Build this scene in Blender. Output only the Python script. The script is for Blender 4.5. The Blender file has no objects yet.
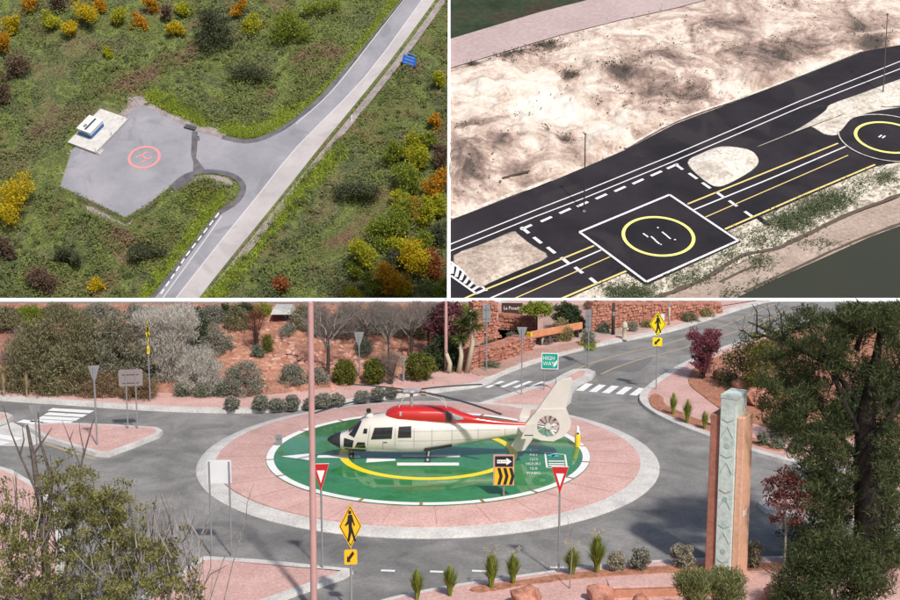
import bpy, bmesh, math, random
import numpy as np
from mathutils import Vector, Matrix, noise
random.seed(7); rng = np.random.default_rng(7)
SC = bpy.context.scene; COL = SC.collection
# ---------------------------------------------------------------- camera, sky, sun, exposure
F = 1300.0; CX, CY = 450.0, 300.0; H = 13.0
PITCH = math.atan(225/F)
CAM = Vector((0, 0, H))
cam_d = bpy.data.cameras.new('camera'); cam = bpy.data.objects.new('camera', cam_d); COL.objects.link(cam)
cam.location = CAM; cam.rotation_euler = (math.pi/2-PITCH, 0, 0)
cam_d.sensor_width = 36; cam_d.lens = 36*F/900; cam_d.clip_start = 0.5; cam_d.clip_end = 5000
SC.camera = cam
SUN_EL, SUN_SIDE = math.radians(49), math.radians(66)
sdir = Vector((math.cos(SUN_EL)*math.cos(SUN_SIDE), -math.cos(SUN_EL)*math.sin(SUN_SIDE), math.sin(SUN_EL)))
w = bpy.data.worlds.new('World'); SC.world = w; w.use_nodes = True
wn = w.node_tree.nodes; wl = w.node_tree.links; wn.clear()
wo = wn.new('ShaderNodeOutputWorld'); wb = wn.new('ShaderNodeBackground'); ws = wn.new('ShaderNodeTexSky')
ws.sky_type = 'NISHITA'; ws.sun_disc = False; ws.sun_elevation = SUN_EL
ws.sun_rotation = math.atan2(sdir.x, sdir.y); ws.dust_density = 2.5; ws.air_density = 1.0
wb.inputs['Strength'].default_value = 0.095
wl.new(ws.outputs[0], wb.inputs[0]); wl.new(wb.outputs[0], wo.inputs[0])
sl = bpy.data.lights.new('sun', 'SUN'); sl.energy = 3.3; sl.angle = math.radians(3.0); sl.color = (1, .955, .89)
so = bpy.data.objects.new('sun', sl); COL.objects.link(so); so.location = (60, -30, 80)
so.rotation_euler = sdir.to_track_quat('Z', 'Y').to_euler()
SC.view_settings.view_transform = 'Standard'; SC.view_settings.look = 'None'
SC.view_settings.exposure = 0.25; SC.view_settings.gamma = 1.0; SC.view_settings.use_curve_mapping = False
SC.render.engine = 'CYCLES'
# ---------------------------------------------------------------- projection helpers
FW = Vector((0, math.cos(PITCH), -math.sin(PITCH))); UP = Vector((0, math.sin(PITCH), math.cos(PITCH)))
def ray(u, v): return Vector(((u-CX)/F, 0, 0)) + UP*((CY-v)/F) + FW
class Plane:
    """a place to build on: origin, axis a (right), axis b (away), normal n"""
    def __init__(s, o, slope):
        s.o = o; s.s = slope
        s.a = Vector((1, 0, 0)); s.b = Vector((0, math.cos(slope), math.sin(slope))); s.n = Vector((0, -math.sin(slope), math.cos(slope)))
    def hit(s, u, v, h=0):
        d = ray(u, v); o = s.o+s.n*h
        return CAM + d*((o-CAM).dot(s.n)/d.dot(s.n))
    def ab(s, u, v, h=0):
        p = s.hit(u, v, h)-s.o
        return (p.dot(s.a), p.dot(s.b))
    def w(s, a, b, h=0): return s.o+s.a*a+s.b*b+s.n*h
G = Plane(Vector((0, 0, 0)), 0)
def slab(u, v, dist, slope):
    return Plane(CAM+ray(u, v)*dist, math.radians(slope))
S1 = slab(144, 157, 275, 40.5)
S2 = slab(658, 237, 125, 26.5)
def P(u, v, z=0): return G.hit(u, v, z)
def mpp(p): return (p-CAM).dot(FW)/F
def zat(p, v):
    d = ray(CX, v); return H+p.y/d.y*d.z
def xat(p, u, z=None):
    D = ((p if z is None else Vector((p.x, p.y, z)))-CAM).dot(FW); return (u-CX)/F*D
# ---------------------------------------------------------------- materials
def rgb(c): return (*c, 1)
def srgb(r, g, b):
    f = lambda x: (x/255/12.92 if x/255 <= .04045 else ((x/255+.055)/1.055)**2.4)
    return (f(r), f(g), f(b))
def newmat(name):
    m = bpy.data.materials.new(name); m.use_nodes = True
    nt = m.node_tree; nt.nodes.clear()
    out = nt.nodes.new('ShaderNodeOutputMaterial'); bs = nt.nodes.new('ShaderNodeBsdfPrincipled')
    nt.links.new(bs.outputs[0], out.inputs[0]); return m, nt, bs, out
def pos_noise(nt, scale, detail=4, rough=.6, off=0, dist=0):
    geo = nt.nodes.new('ShaderNodeNewGeometry'); n = nt.nodes.new('ShaderNodeTexNoise')
    n.inputs['Scale'].default_value = scale; n.inputs['Detail'].default_value = detail; n.inputs['Roughness'].default_value = rough
    n.inputs['Distortion'].default_value = dist
    if off:
        va = nt.nodes.new('ShaderNodeVectorMath'); va.operation = 'ADD'; va.inputs[1].default_value = (off, off*1.7, off*.6)
        nt.links.new(geo.outputs['Position'], va.inputs[0]); nt.links.new(va.outputs[0], n.inputs['Vector'])
    else: nt.links.new(geo.outputs['Position'], n.inputs['Vector'])
    return n.outputs['Fac']
def ramp(nt, fac, stops, interp='LINEAR'):
    r = nt.nodes.new('ShaderNodeValToRGB'); r.color_ramp.interpolation = interp
    els = r.color_ramp.elements
    while len(els) < len(stops): els.new(.5)
    for e, (p, c) in zip(els, stops): e.position = p; e.color = rgb(c)
    nt.links.new(fac, r.inputs[0]); return r.outputs[0]
def mixc(nt, fac, a, b, mode='MIX'):
    m = nt.nodes.new('ShaderNodeMix'); m.data_type = 'RGBA'; m.blend_type = mode
    for sock, val in ((m.inputs[0], fac), (m.inputs[6], a), (m.inputs[7], b)):
        if hasattr(val, 'links'): nt.links.new(val, sock)
        elif isinstance(val, tuple): sock.default_value = rgb(val)
        else: sock.default_value = val
    return m.outputs[2]
def surf(name, stops, scale=1.0, rough=.9, bump=0, bscale=None, fine=None, spec=.3, detail=5, off=0, metallic=0, coat=0):
    """colour from position noise (stops), optional fine speckle, optional bump"""
    m, nt, bs, out = newmat(name)
    if len(stops) == 1: stops = [(0, tuple(x*.9 for x in stops[0])), (1, tuple(min(1, x*1.08) for x in stops[0]))]
    elif not isinstance(stops[0][1], tuple):
        n = len(stops); stops = [(.3+.4*i/(n-1), c) for i, c in enumerate(stops)]
    c = ramp(nt, pos_noise(nt, scale, detail, off=off), stops)
    if fine:
        fs, amt = fine
        c = mixc(nt, amt, c, ramp(nt, pos_noise(nt, fs, 3, off=3), [(.3, (.25, .25, .25)), (.7, (.85, .85, .85))]), 'OVERLAY')
    nt.links.new(c, bs.inputs['Base Color'])
    bs.inputs['Roughness'].default_value = rough; bs.inputs['Specular IOR Level'].default_value = spec
    bs.inputs['Metallic'].default_value = metallic; bs.inputs['Coat Weight'].default_value = coat
    if bump:
        b = nt.nodes.new('ShaderNodeBump'); b.inputs['Strength'].default_value = bump; b.inputs['Distance'].default_value = .05
        nt.links.new(pos_noise(nt, bscale or scale*6, 4), b.inputs['Height']); nt.links.new(b.outputs[0], bs.inputs['Normal'])
    return m
def leafmat(name, cols, trans=.25, nscale=.6, rough=.7):
    """leaf colour varies per leaf and in large soft patches"""
    m, nt, bs, out = newmat(name); geo = nt.nodes.new('ShaderNodeNewGeometry')
    mm = nt.nodes.new('ShaderNodeMath'); mm.operation = 'MULTIPLY_ADD'; mm.inputs[1].default_value = .55
    nn = nt.nodes.new('ShaderNodeMath'); nn.operation = 'MULTIPLY'; nn.inputs[1].default_value = .45
    nt.links.new(pos_noise(nt, nscale, 2), nn.inputs[0])
    nt.links.new(geo.outputs['Random Per Island'], mm.inputs[0]); nt.links.new(nn.outputs[0], mm.inputs[2])
    n = len(cols); c = ramp(nt, mm.outputs[0], [(.12+.72*i/max(1, n-1), k) for i, k in enumerate(cols)])
    nt.links.new(c, bs.inputs['Base Color']); bs.inputs['Roughness'].default_value = rough; bs.inputs['Specular IOR Level'].default_value = .25
    tr = nt.nodes.new('ShaderNodeBsdfTranslucent'); mx = nt.nodes.new('ShaderNodeMixShader'); mx.inputs[0].default_value = trans
    nt.links.new(c, tr.inputs[0]); nt.links.new(bs.outputs[0], mx.inputs[1]); nt.links.new(tr.outputs[0], mx.inputs[2]); nt.links.new(mx.outputs[0], out.inputs[0])
    return m
M = {}
def flat(key, c, rough=.6, var=.1, scale=3, **k):
    M[key] = surf(key, [tuple(x*(1-var) for x in c), tuple(min(1, x*(1+var)) for x in c)], scale, rough, **k); return M[key]
# ---------------------------------------------------------------- mesh helpers
def link(o, parent=None):
    COL.objects.link(o)
    if parent is not None: o.parent = parent
    return o
def tag(o, label=None, cat=None, group=None, kind=None):
    if label: o['label'] = label
    if cat: o['category'] = cat
    if group: o['group'] = group
    if kind: o['kind'] = kind
    return o
def thing(name, label, cat, loc, rz=0, group=None, slope=0):
    o = bpy.data.objects.new(name, None); o.empty_display_size = .3; link(o)
    o.location = loc; o.rotation_euler = (slope, 0, rz) if not slope else (Matrix.Rotation(slope, 4, 'X') @ Matrix.Rotation(rz, 4, 'Z')).to_euler()
    return tag(o, label, cat, group)
class MB:
    def __init__(s): s.v = []; s.f = []
    def add(s, vs, fs):
        n = len(s.v); s.v += [tuple(x) for x in vs]; s.f += [tuple(i+n for i in f) for f in fs]; return s
    def box(s, c, d, rz=0, taper=1):
        hx, hy, hz = d[0]/2, d[1]/2, d[2]/2; ca, sa = math.cos(rz), math.sin(rz); vs = []
        for z, t in ((-hz, 1), (hz, taper)):
            for x, y in ((-hx, -hy), (hx, -hy), (hx, hy), (-hx, hy)):
                x *= t; y *= t; vs.append((c[0]+x*ca-y*sa, c[1]+x*sa+y*ca, c[2]+z))
        return s.add(vs, [(3, 2, 1, 0), (4, 5, 6, 7), (0, 1, 5, 4), (1, 2, 6, 5), (2, 3, 7, 6), (3, 0, 4, 7)])
    def prism(s, poly, z0, z1, fn=None, inset=0):
        """poly in 2D, extruded between z0 and z1; fn maps (a,b,h) to xyz"""
        fn = fn or (lambda a, b, h: (a, b, h)); n = len(poly)
        area = sum(poly[i][0]*poly[(i+1) % n][1]-poly[(i+1) % n][0]*poly[i][1] for i in range(n))
        if area < 0: poly = poly[::-1]
        top = offset(poly, inset) if inset else poly
        vs = [fn(p[0], p[1], z0) for p in poly]+[fn(p[0], p[1], z1) for p in top]
        return s.add(vs, [tuple(range(n-1, -1, -1)), tuple(range(n, 2*n))]+[(i, (i+1) % n, n+(i+1) % n, n+i) for i in range(n)])
    def sheet(s, poly, h, fn):
        n = len(poly); area = sum(poly[i][0]*poly[(i+1) % n][1]-poly[(i+1) % n][0]*poly[i][1] for i in range(n))
        if area < 0: poly = poly[::-1]
        return s.add([fn(p[0], p[1], h) for p in poly], [tuple(range(n))])
    def tube(s, pts, rad, n=8, cap=True):
        pts = [Vector(p) for p in pts]; k = len(pts)
        if not hasattr(rad, '__len__'): rad = [rad]*k
        vs = []; fs = []; ref = None
        for i, p in enumerate(pts):
            t = (pts[min(i+1, k-1)]-pts[max(i-1, 0)]).normalized()
            if ref is None: ref = t.orthogonal().normalized()
            x = (ref-t*ref.dot(t)); x = x.normalized() if x.length > 1e-5 else t.orthogonal().normalized(); ref = x; y = t.cross(x)
            for j in range(n):
                a = 2*math.pi*j/n; vs.append(p+(x*math.cos(a)+y*math.sin(a))*rad[i])
        for i in range(k-1):
            for j in range(n): fs.append((i*n+j, i*n+(j+1) % n, (i+1)*n+(j+1) % n, (i+1)*n+j))
        if cap: fs += [tuple(range(n-1, -1, -1)), tuple(range((k-1)*n, k*n))]
        return s.add(vs, fs)
    def lathe(s, prof, n=24, c=(0, 0, 0)):
        vs = []; fs = []; k = len(prof)
        for r, z in prof:
            for j in range(n):
                a = 2*math.pi*j/n; vs.append((c[0]+r*math.cos(a), c[1]+r*math.sin(a), c[2]+z))
        for i in range(k-1):
            for j in range(n): fs.append((i*n+j, i*n+(j+1) % n, (i+1)*n+(j+1) % n, (i+1)*n+j))
        fs += [tuple(range(n-1, -1, -1)), tuple(range((k-1)*n, k*n))]
        return s.add(vs, fs)
    def loft(s, rings, cap=True):
        n = len(rings[0]); vs = [p for r in rings for p in r]; fs = []
        for i in range(len(rings)-1):
            for j in range(n): fs.append((i*n+j, i*n+(j+1) % n, (i+1)*n+(j+1) % n, (i+1)*n+j))
        if cap: fs += [tuple(range(n-1, -1, -1)), tuple(range((len(rings)-1)*n, len(rings)*n))]
        return s.add(vs, fs)
    def rock(s, c, r, seed=0, squash=.8):
        bm = bmesh.new(); bmesh.ops.create_icosphere(bm, subdivisions=2, radius=1)
        for v in bm.verts:
            k = 1+.5*noise.noise(v.co*1.1+Vector((seed*3.1, seed, 0)))+.2*noise.noise(v.co*2.7+Vector((seed, 0, seed)))
            v.co = v.co*k
        r = r if hasattr(r, '__len__') else (r, r, r*squash)
        vs = [(c[0]+v.co.x*r[0], c[1]+v.co.y*r[1], c[2]+v.co.z*r[2]) for v in bm.verts]
        fs = [tuple(v.index for v in f.verts) for f in bm.faces]; bm.free()
        return s.add(vs, fs)
    def build(s, name, mat, parent=None, smooth=False, bevel=0):
        me = bpy.data.meshes.new(name); me.from_pydata([tuple(v) for v in s.v], [], s.f); me.update()
        bm = bmesh.new(); bm.from_mesh(me); bmesh.ops.recalc_face_normals(bm, faces=bm.faces); bm.to_mesh(me); bm.free()
        me.materials.append(M[mat] if isinstance(mat, str) else mat)
        if smooth:
            me.polygons.foreach_set('use_smooth', [True]*len(me.polygons))
            if smooth != True: me.set_sharp_from_angle(angle=math.radians(smooth))
        o = bpy.data.objects.new(name, me); link(o, parent)
        if bevel:
            b = o.modifiers.new('bevel', 'BEVEL'); b.width = bevel; b.segments = 2; b.limit_method = 'ANGLE'
        return o
    def sheetbuild(s, name, mat, parent=None):
        me = bpy.data.meshes.new(name); me.from_pydata([tuple(v) for v in s.v], [], s.f); me.update(); me.materials.append(M[mat] if isinstance(mat, str) else mat)
        return link(bpy.data.objects.new(name, me), parent)
def offset(poly, d):
    """inward offset of a counter-clockwise polygon by d (mitre)"""
    n = len(poly); out = []
    for i in range(n):
        p0, p1, p2 = (Vector((*poly[(i+k) % n][:2],)) for k in (-1, 0, 1))
        e1 = (p1-p0); e2 = (p2-p1)
        e1 = e1.normalized() if e1.length > 1e-9 else Vector((1, 0)); e2 = e2.normalized() if e2.length > 1e-9 else e1
        n1 = Vector((-e1.y, e1.x)); n2 = Vector((-e2.y, e2.x)); m = n1+n2
        m = m.normalized() if m.length > 1e-4 else n1
        out.append(tuple(p1+m*min(d/max(.35, m.dot(n1)), d*2.2)))
    return out
def ccw(poly):
    n = len(poly); a = sum(poly[i][0]*poly[(i+1) % n][1]-poly[(i+1) % n][0]*poly[i][1] for i in range(n))
    return poly if a > 0 else poly[::-1]
def smooth_line(pts, k=6, closed=False):
    pts = [Vector(p) for p in pts]; n = len(pts); out = []
    rngi = range(n if closed else n-1)
    for i in rngi:
        g = lambda j: pts[j % n] if closed else pts[max(0, min(n-1, j))]
        a, b, c, d = g(i-1), g(i), g(i+1), g(i+2)
        for t in range(k):
            t /= k; out.append(tuple(.5*((2*b)+(c-a)*t+(2*a-5*b+4*c-d)*t*t+(3*b-a-3*c+d)*t**3)))
    if not closed: out.append(tuple(pts[-1]))
    return out
def poly_on(pl, px, smooth=0, h=0):
    if smooth: px = smooth_line(px, smooth, True)
    return [pl.ab(u, v, h) for u, v in px]
def stroke(pl, px, wid, h, mb=None, ab=None, smooth=0):
    """a painted line of real width along pixel points on plane pl"""
    mb = mb or MB(); pts = ab or [pl.ab(u, v) for u, v in (smooth_line(px, smooth) if smooth else px)]
    L = []; R = []
    for i, p in enumerate(pts):
        q0 = Vector(pts[max(0, i-1)]); q1 = Vector(pts[min(len(pts)-1, i+1)]); t = (q1-q0).normalized(); nn = Vector((-t.y, t.x))*wid/2
        L.append(pl.w(p[0]+nn.x, p[1]+nn.y, h)); R.append(pl.w(p[0]-nn.x, p[1]-nn.y, h))
    k = len(pts)
    return mb.add(R+L, [(i, i+1, k+i+1, k+i) for i in range(k-1)])
def ring(pl, c, r0, r1, h, n=72, mb=None, a0=0, a1=2*math.pi):
    mb = mb or MB(); vs = []
    full = abs(a1-a0-2*math.pi) < 1e-6; m = n if full else n+1
    for r in (r0, r1):
        for i in range(m):
            a = a0+(a1-a0)*i/n; vs.append(pl.w(c[0]+r*math.cos(a), c[1]+r*math.sin(a), h))
    return mb.add(vs, [(i, m+i, m+(i+1) % m, (i+1) % m) for i in range(n)])
def text_mesh(txt, size, align='CENTER'):
    cu = bpy.data.curves.new('txt', 'FONT'); cu.body = txt; cu.size = size; cu.align_x = align; cu.align_y = 'CENTER'; cu.extrude = .0; cu.resolution_u = 2
    o = bpy.data.objects.new('txt', cu); COL.objects.link(o)
    dg = bpy.context.evaluated_depsgraph_get(); me = bpy.data.meshes.new_from_object(o.evaluated_get(dg))
    vs = [tuple(v.co) for v in me.vertices]; fs = [tuple(p.vertices) for p in me.polygons]
    bpy.data.objects.remove(o); bpy.data.curves.remove(cu); bpy.data.meshes.remove(me)
    return vs, fs
# ---------------------------------------------------------------- foliage helpers
def quads_obj(name, V, mat, parent=None):
    """V: (N,4,3) array of quads"""
    N = len(V); me = bpy.data.meshes.new(name)
    me.vertices.add(N*4); me.vertices.foreach_set('co', np.ascontiguousarray(V, dtype=np.float32).reshape(-1))
    me.loops.add(N*4); me.loops.foreach_set('vertex_index', np.arange(N*4, dtype=np.int32))
    me.polygons.add(N); me.polygons.foreach_set('loop_start', np.arange(N, dtype=np.int32)*4)
    try: me.polygons.foreach_set('loop_total', np.full(N, 4, dtype=np.int32))
    except Exception: pass
    me.update(calc_edges=True); me.materials.append(M[mat] if isinstance(mat, str) else mat)
    return link(bpy.data.objects.new(name, me), parent)
def unit(x): return x/np.maximum(np.linalg.norm(x, axis=1, keepdims=True), 1e-9)
def leaves(C, L, W, dirs=None, spread=1.0, droop=0):
    """diamond leaves at centres C; dirs = preferred growing direction"""
    n = len(C); d = rng.normal(size=(n, 3))
    if dirs is not None: d = unit(dirs)*1.0+unit(d)*spread
    d[:, 2] -= droop; d = unit(d); s = unit(np.cross(d, rng.normal(size=(n, 3))))
    L = (L*rng.uniform(.6, 1.4, n))[:, None]; W = (W*rng.uniform(.6, 1.4, n))[:, None]
    return np.stack([C-d*L*.5, C+s*W*.5, C+d*L*.5, C-s*W*.5], axis=1)
def leaves_flat(C, L, W, nrm, tilt):
    """leaves lying mostly along a slope"""
    n = len(C); N_ = unit(np.tile(np.array(nrm), (n, 1))+rng.normal(size=(n, 3))*tilt); d = unit(np.cross(N_, rng.normal(size=(n, 3)))); s = np.cross(N_, d)
    L = (L*rng.uniform(.5, 1.5, n))[:, None]; W = (W*rng.uniform(.5, 1.5, n))[:, None]
    return np.stack([C-d*L*.5, C+s*W*.5, C+d*L*.5, C-s*W*.5], axis=1)
def shape_pts(shape, n, w, d, h, z0=0):
    """clump centres spread through a crown of width w, depth d, height h (base at z0)"""
    out = []
    if shape == 'lobes':
        k = int(rng.integers(3, 6)); lc = rng.uniform(-.75, .75, (k, 3)); lr = rng.uniform(.25, .5, k); lc[0] = 0; lr[0] = .55
    while len(out) < n:
        x, y, z = rng.uniform(-1, 1, 3)
        if shape == 'lobes':
            q = np.array([x, y, z]); dl = np.linalg.norm(lc-q, axis=1)/lr
            if dl.min() > 1 or (dl.min() < .35): continue
            out.append((x*w/2, y*d/2, z0+(z+1)/2*h)); continue
        rr = math.sqrt(x*x+y*y)
        if shape == 'dome':
            z = (z+1)/2
            if rr*rr+z*z > 1 or rr*rr+z*z < .25: continue
            out.append((x*w/2, y*d/2, z0+z*h))
        elif shape == 'ball':
            q = x*x+y*y+z*z
            if q > 1 or q < .3: continue
            out.append((x*w/2, y*d/2, z0+(z+1)/2*h))
        elif shape == 'cone':
            t = (z+1)/2
            if rr > 1-t*.93 or rr < (1-t)*.3: continue
            out.append((x*w/2, y*d/2, z0+t*h))
        elif shape == 'column':
            t = (z+1)/2
            if rr > min(1, 1.6*math.sqrt(max(0, 1-t))+.05): continue
            out.append((x*w/2, y*d/2, z0+t*h))
        elif shape == 'fan':
            t = (z+1)/2
            if rr > .25+.75*t**.8 or (rr < .3 and t > .6 and random.random() < .3): continue
            out.append((x*w/2, y*d/2, z0+t*h))
    return np.array(out)
def cloud(centres, r, per, leaf, spread=1.1, up=.3, out_from=None):
    C = np.repeat(centres, per, axis=0); off = unit(rng.normal(size=C.shape))*(rng.uniform(0, 1, (len(C), 1))**.5)*r
    off[:, 2] *= .75; dirs = off+np.array([0, 0, up*r]); Q = C+off
    return leaves(Q, leaf[0], leaf[1], dirs, spread)
def branch_tree(mb, base, top, r, n, spread, depth, sides=5, jitter=.12, tips=None):
    """recursive limbs from base to top; collects tip points"""
    base = Vector(base); top = Vector(top); L = (top-base).length; pts = [base]
    for i in range(1, 4):
        pts.append(base.lerp(top, i/3)+Vector(rng.normal(size=3))*L*jitter*(.5 if i == 3 else .6))
    mb.tube(pts, [r, r*.82, r*.66, r*.45], sides, cap=False)
    if tips is not None: tips.append(tuple(pts[-1]))
    if depth <= 0: return
    for i in range(n):
        t = random.uniform(.35, 1.0); k = min(2, int(t*3)); p = pts[k].lerp(pts[k+1], t*3-k)
        d = (top-base).normalized()+Vector(rng.normal(size=3))*spread; d.z += .15; d.normalize()
        branch_tree(mb, p, p+d*L*random.uniform(.38, .68), r*.5, n, spread, depth-1, max(3, sides-1), jitter, tips)
def plant(name, label, cat, base, w, h, mat, leaf, clumps, per, shape='dome', d=None, z0=0, cr=None, stem='bark', stems=4, stem_r=.03, group=None, spread=1.1, up=.3, trunk=None, crown='foliage', lean=(0, 0)):
    """shrub or small tree: stems (or a trunk) plus leaf clumps; base is a world point, sizes in metres"""
    t = thing(name, label, cat, base, 0, group); d = d or w
    cs = shape_pts(shape, clumps, w*.86, d*.86, h*.92, z0)
    cs[:, 0] += lean[0]*cs[:, 2]/max(h, .1); cs[:, 1] += lean[1]*cs[:, 2]/max(h, .1)
    cr = cr or .16*(w+h)/2
    quads_obj(crown, cloud(cs, cr, per, leaf, spread, up), mat, t)
    mb = MB(); targets = cs[rng.choice(len(cs), min(stems, len(cs)), replace=False)]
    if trunk:
        zt = trunk[1]; mb.tube([(0, 0, -.05), (rng.normal()*.03, rng.normal()*.03, zt*.5), (lean[0]*zt/max(h, .1), lean[1]*zt/max(h, .1), zt)], [trunk[0]*1.25, trunk[0], trunk[0]*.75], 7)
        for q in targets:
            b = Vector((lean[0]*zt/max(h, .1), lean[1]*zt/max(h, .1), zt*random.uniform(.75, 1))); m = b.lerp(Vector(q), .5)+Vector((0, 0, .06*h))
            mb.tube([b, m, q], [trunk[0]*.55, trunk[0]*.35, trunk[0]*.12], 5, cap=False)
        mb.build('trunk', stem, t, smooth=True)
    else:
        for q in targets:
            q = Vector(q); mb.tube([(rng.normal()*w*.04, rng.normal()*w*.04, -.04), q*.5+Vector((0, 0, .08*h)), q], [stem_r, stem_r*.7, stem_r*.25], 4, cap=False)
        mb.build('stem', stem, t)
    return t
def grass_clump(name, label, base, w, h, mat, n=240, group=None, plume=None):
    """upright fountain of narrow blades, optional pale plumes"""
    t = thing(name, label, 'grass clump', base, 0, group)
    a = rng.uniform(0, 2*math.pi, n); lean = rng.uniform(.05, 1, n)**1.4*w*.5; hh = h*rng.uniform(.55, 1, n)*(1-.25*lean/(w*.5))
    b0 = np.stack([np.cos(a)*w*.08*rng.uniform(0, 1, n), np.sin(a)*w*.08*rng.uniform(0, 1, n), np.full(n, -.02)], 1)
    out = np.stack([np.cos(a), np.sin(a), np.zeros(n)], 1); side = np.stack([-np.sin(a), np.cos(a), np.zeros(n)], 1)*(.012+.006*rng.uniform(0, 1, n))[:, None]
    p1 = b0+out*(lean*.25)[:, None]+np.array([0, 0, 1])*(hh*.6)[:, None]; p2 = b0+out*lean[:, None]+np.array([0, 0, 1])*hh[:, None]
    Q = np.concatenate([np.stack([b0-side, b0+side, p1+side, p1-side], 1), np.stack([p1-side, p1+side, p2+side*.2, p2-side*.2], 1)])
    quads_obj('blades', Q, mat, t)
    if plume:
        k = 14; a = rng.uniform(0, 6.28, k); C = np.stack([np.cos(a)*w*.3, np.sin(a)*w*.3, np.full(k, h*.97)+rng.uniform(-.08, .12, k)*h], 1)
        quads_obj('plume', cloud(C, w*.12, 14, (.07, .012), .8, 1), plume, t)['kind'] = 'stuff'
    return t
# ---------------------------------------------------------------- materials used
def asphalt(name, lo, hi, patch, bump=.25, scale=.25):
    m, nt, bs, out = newmat(name)
    c = ramp(nt, pos_noise(nt, scale, 6, .65), [(.36, lo), (.64, hi)])
    c = mixc(nt, ramp(nt, pos_noise(nt, .11, 3, .5, off=9, dist=1.2), [(.56, (0, 0, 0)), (.64, (.6, .6, .6))]), c, patch)
    c = mixc(nt, .5, c, ramp(nt, pos_noise(nt, 9, 5, .8, off=5), [(.3, (.28, .28, .28)), (.7, (.74, .74, .74))]), 'OVERLAY')
    nt.links.new(c, bs.inputs['Base Color']); bs.inputs['Roughness'].default_value = .85; bs.inputs['Specular IOR Level'].default_value = .3
    b = nt.nodes.new('ShaderNodeBump'); b.inputs['Strength'].default_value = bump; b.inputs['Distance'].default_value = .02
    nt.links.new(pos_noise(nt, 30, 3), b.inputs['Height']); nt.links.new(b.outputs[0], bs.inputs['Normal'])
    M[name] = m
asphalt('asphalt_grey', (.185, .178, .172), (.25, .24, .232), (.14, .135, .132))
asphalt('asphalt_pale', (.225, .22, .245), (.30, .29, .315), (.19, .185, .21), scale=.12)
asphalt('asphalt_lane', (.37, .34, .345), (.46, .42, .42), (.33, .30, .30), scale=.12)
asphalt('asphalt_black', (.011, .009, .013), (.026, .021, .026), (.036, .029, .032), scale=.15)
asphalt('asphalt_patch', (.085, .08, .09), (.15, .14, .15), (.07, .07, .08), scale=.5)
M['pink_paving'] = surf('pink_paving', [(.46, .278, .245), (.58, .37, .335)], .9, .85, bump=.15, bscale=14, fine=(12, .35))
M['concrete'] = surf('concrete', [(.42, .40, .38), (.58, .56, .53)], 1.3, .85, bump=.12, bscale=12, fine=(16, .35))
M['red_soil'] = surf('red_soil', [(.20, .082, .05), (.36, .165, .105), (.30, .13, .08)], 1.1, .95, bump=.6, bscale=7, fine=(8, .6))
M['bank_soil'] = surf('bank_soil', [(.20, .088, .058), (.38, .19, .125), (.28, .125, .085), (.40, .25, .19)], .55, .95, bump=.8, bscale=3, fine=(5, .6))
M['stone_red'] = surf('stone_red', [(.24, .095, .065), (.44, .2, .14), (.36, .17, .12)], 1.7, .9, bump=.5, bscale=6, fine=(9, .5))
M['paving_brown'] = surf('paving_brown', [(.34, .21, .17), (.44, .28, .235)], .9, .9, fine=(9, .4))
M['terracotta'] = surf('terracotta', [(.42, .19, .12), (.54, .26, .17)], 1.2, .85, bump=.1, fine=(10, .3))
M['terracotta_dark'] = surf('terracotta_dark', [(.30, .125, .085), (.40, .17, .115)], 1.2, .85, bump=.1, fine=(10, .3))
M['orange_render_lit'] = surf('orange_render_lit', [(.60, .33, .215), (.72, .42, .29)], 1.2, .8, bump=.1, fine=(10, .25))
M['verdigris'] = surf('verdigris', [(.42, .51, .46), (.56, .65, .60), (.49, .57, .52)], 2.5, .6, bump=.25, bscale=9, fine=(9, .3))
flat('verdigris_dark', (.38, .48, .43)); flat('motif_rust', (.43, .38, .33))
M['boundary_white'] = surf('boundary_white', [(.84, .84, .83), (.9, .9, .89)], .8, .7)
M['wall_grey'] = surf('wall_grey', [(.36, .35, .34), (.48, .47, .45)], .6, .9, bump=.2)
def paint(key, c, wear=.35, under=(.13, .13, .13), scale=2.5):
    m, nt, bs, out = newmat(key)
    k = mixc(nt, ramp(nt, pos_noise(nt, scale, 6, .75), [(.56, (0, 0, 0)), (.78, (wear*1.6,)*3)]), c, under)
    nt.links.new(k, bs.inputs['Base Color']); bs.inputs['Roughness'].default_value = .7; M[key] = m
paint('paint_white', (.74, .74, .73)); paint('paint_yellow_old', (.37, .285, .19), .85, scale=1.2)
paint('paint_bright', (.74, .71, .72), .5, (.06, .06, .06)); paint('paint_cream', (.74, .58, .20), .4, (.06, .06, .06)); paint('paint_lime', (.85, .80, .22), .2, (.08, .08, .05))
paint('paint_line_faded', (.52, .51, .53), .9, (.33, .32, .34)); paint('paint_coral', (.60, .24, .23), .9, (.30, .27, .29), 1.4)
def gloss(key, c, rough, spec=.5, coat=0, var=.06, scale=2):
    M[key] = surf(key, [tuple(x*(1-var) for x in c), tuple(min(1, x*(1+var)) for x in c)], scale, rough, spec=spec, coat=coat); return M[key]
M['pad_green'] = surf('pad_green', [(.024, .13, .045), (.036, .185, .064), (.042, .20, .072), (.06, .185, .08)], .9, .07, spec=.45, fine=(5, .2)); gloss('pad_white', (.80, .80, .78), .35); gloss('pad_yellow', (.86, .68, .01), .3)
gloss('heli_white', (.64, .59, .53), .3, .45, .25, .05); gloss('heli_red', (.50, .018, .016), .25, .5, .5); gloss('heli_glass', (.018, .02, .022), .06, .7); gloss('heli_dark', (.035, .035, .037), .45)
gloss('heli_grey', (.30, .30, .31), .4); gloss('rubber', (.02, .02, .02), .8)
gloss('sign_yellow', (.82, .46, .012), .4); gloss('sign_lemon', (.86, .66, .01), .4); gloss('sign_black', (.012, .012, .012), .5); gloss('sign_red', (.50, .016, .02), .4)
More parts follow.
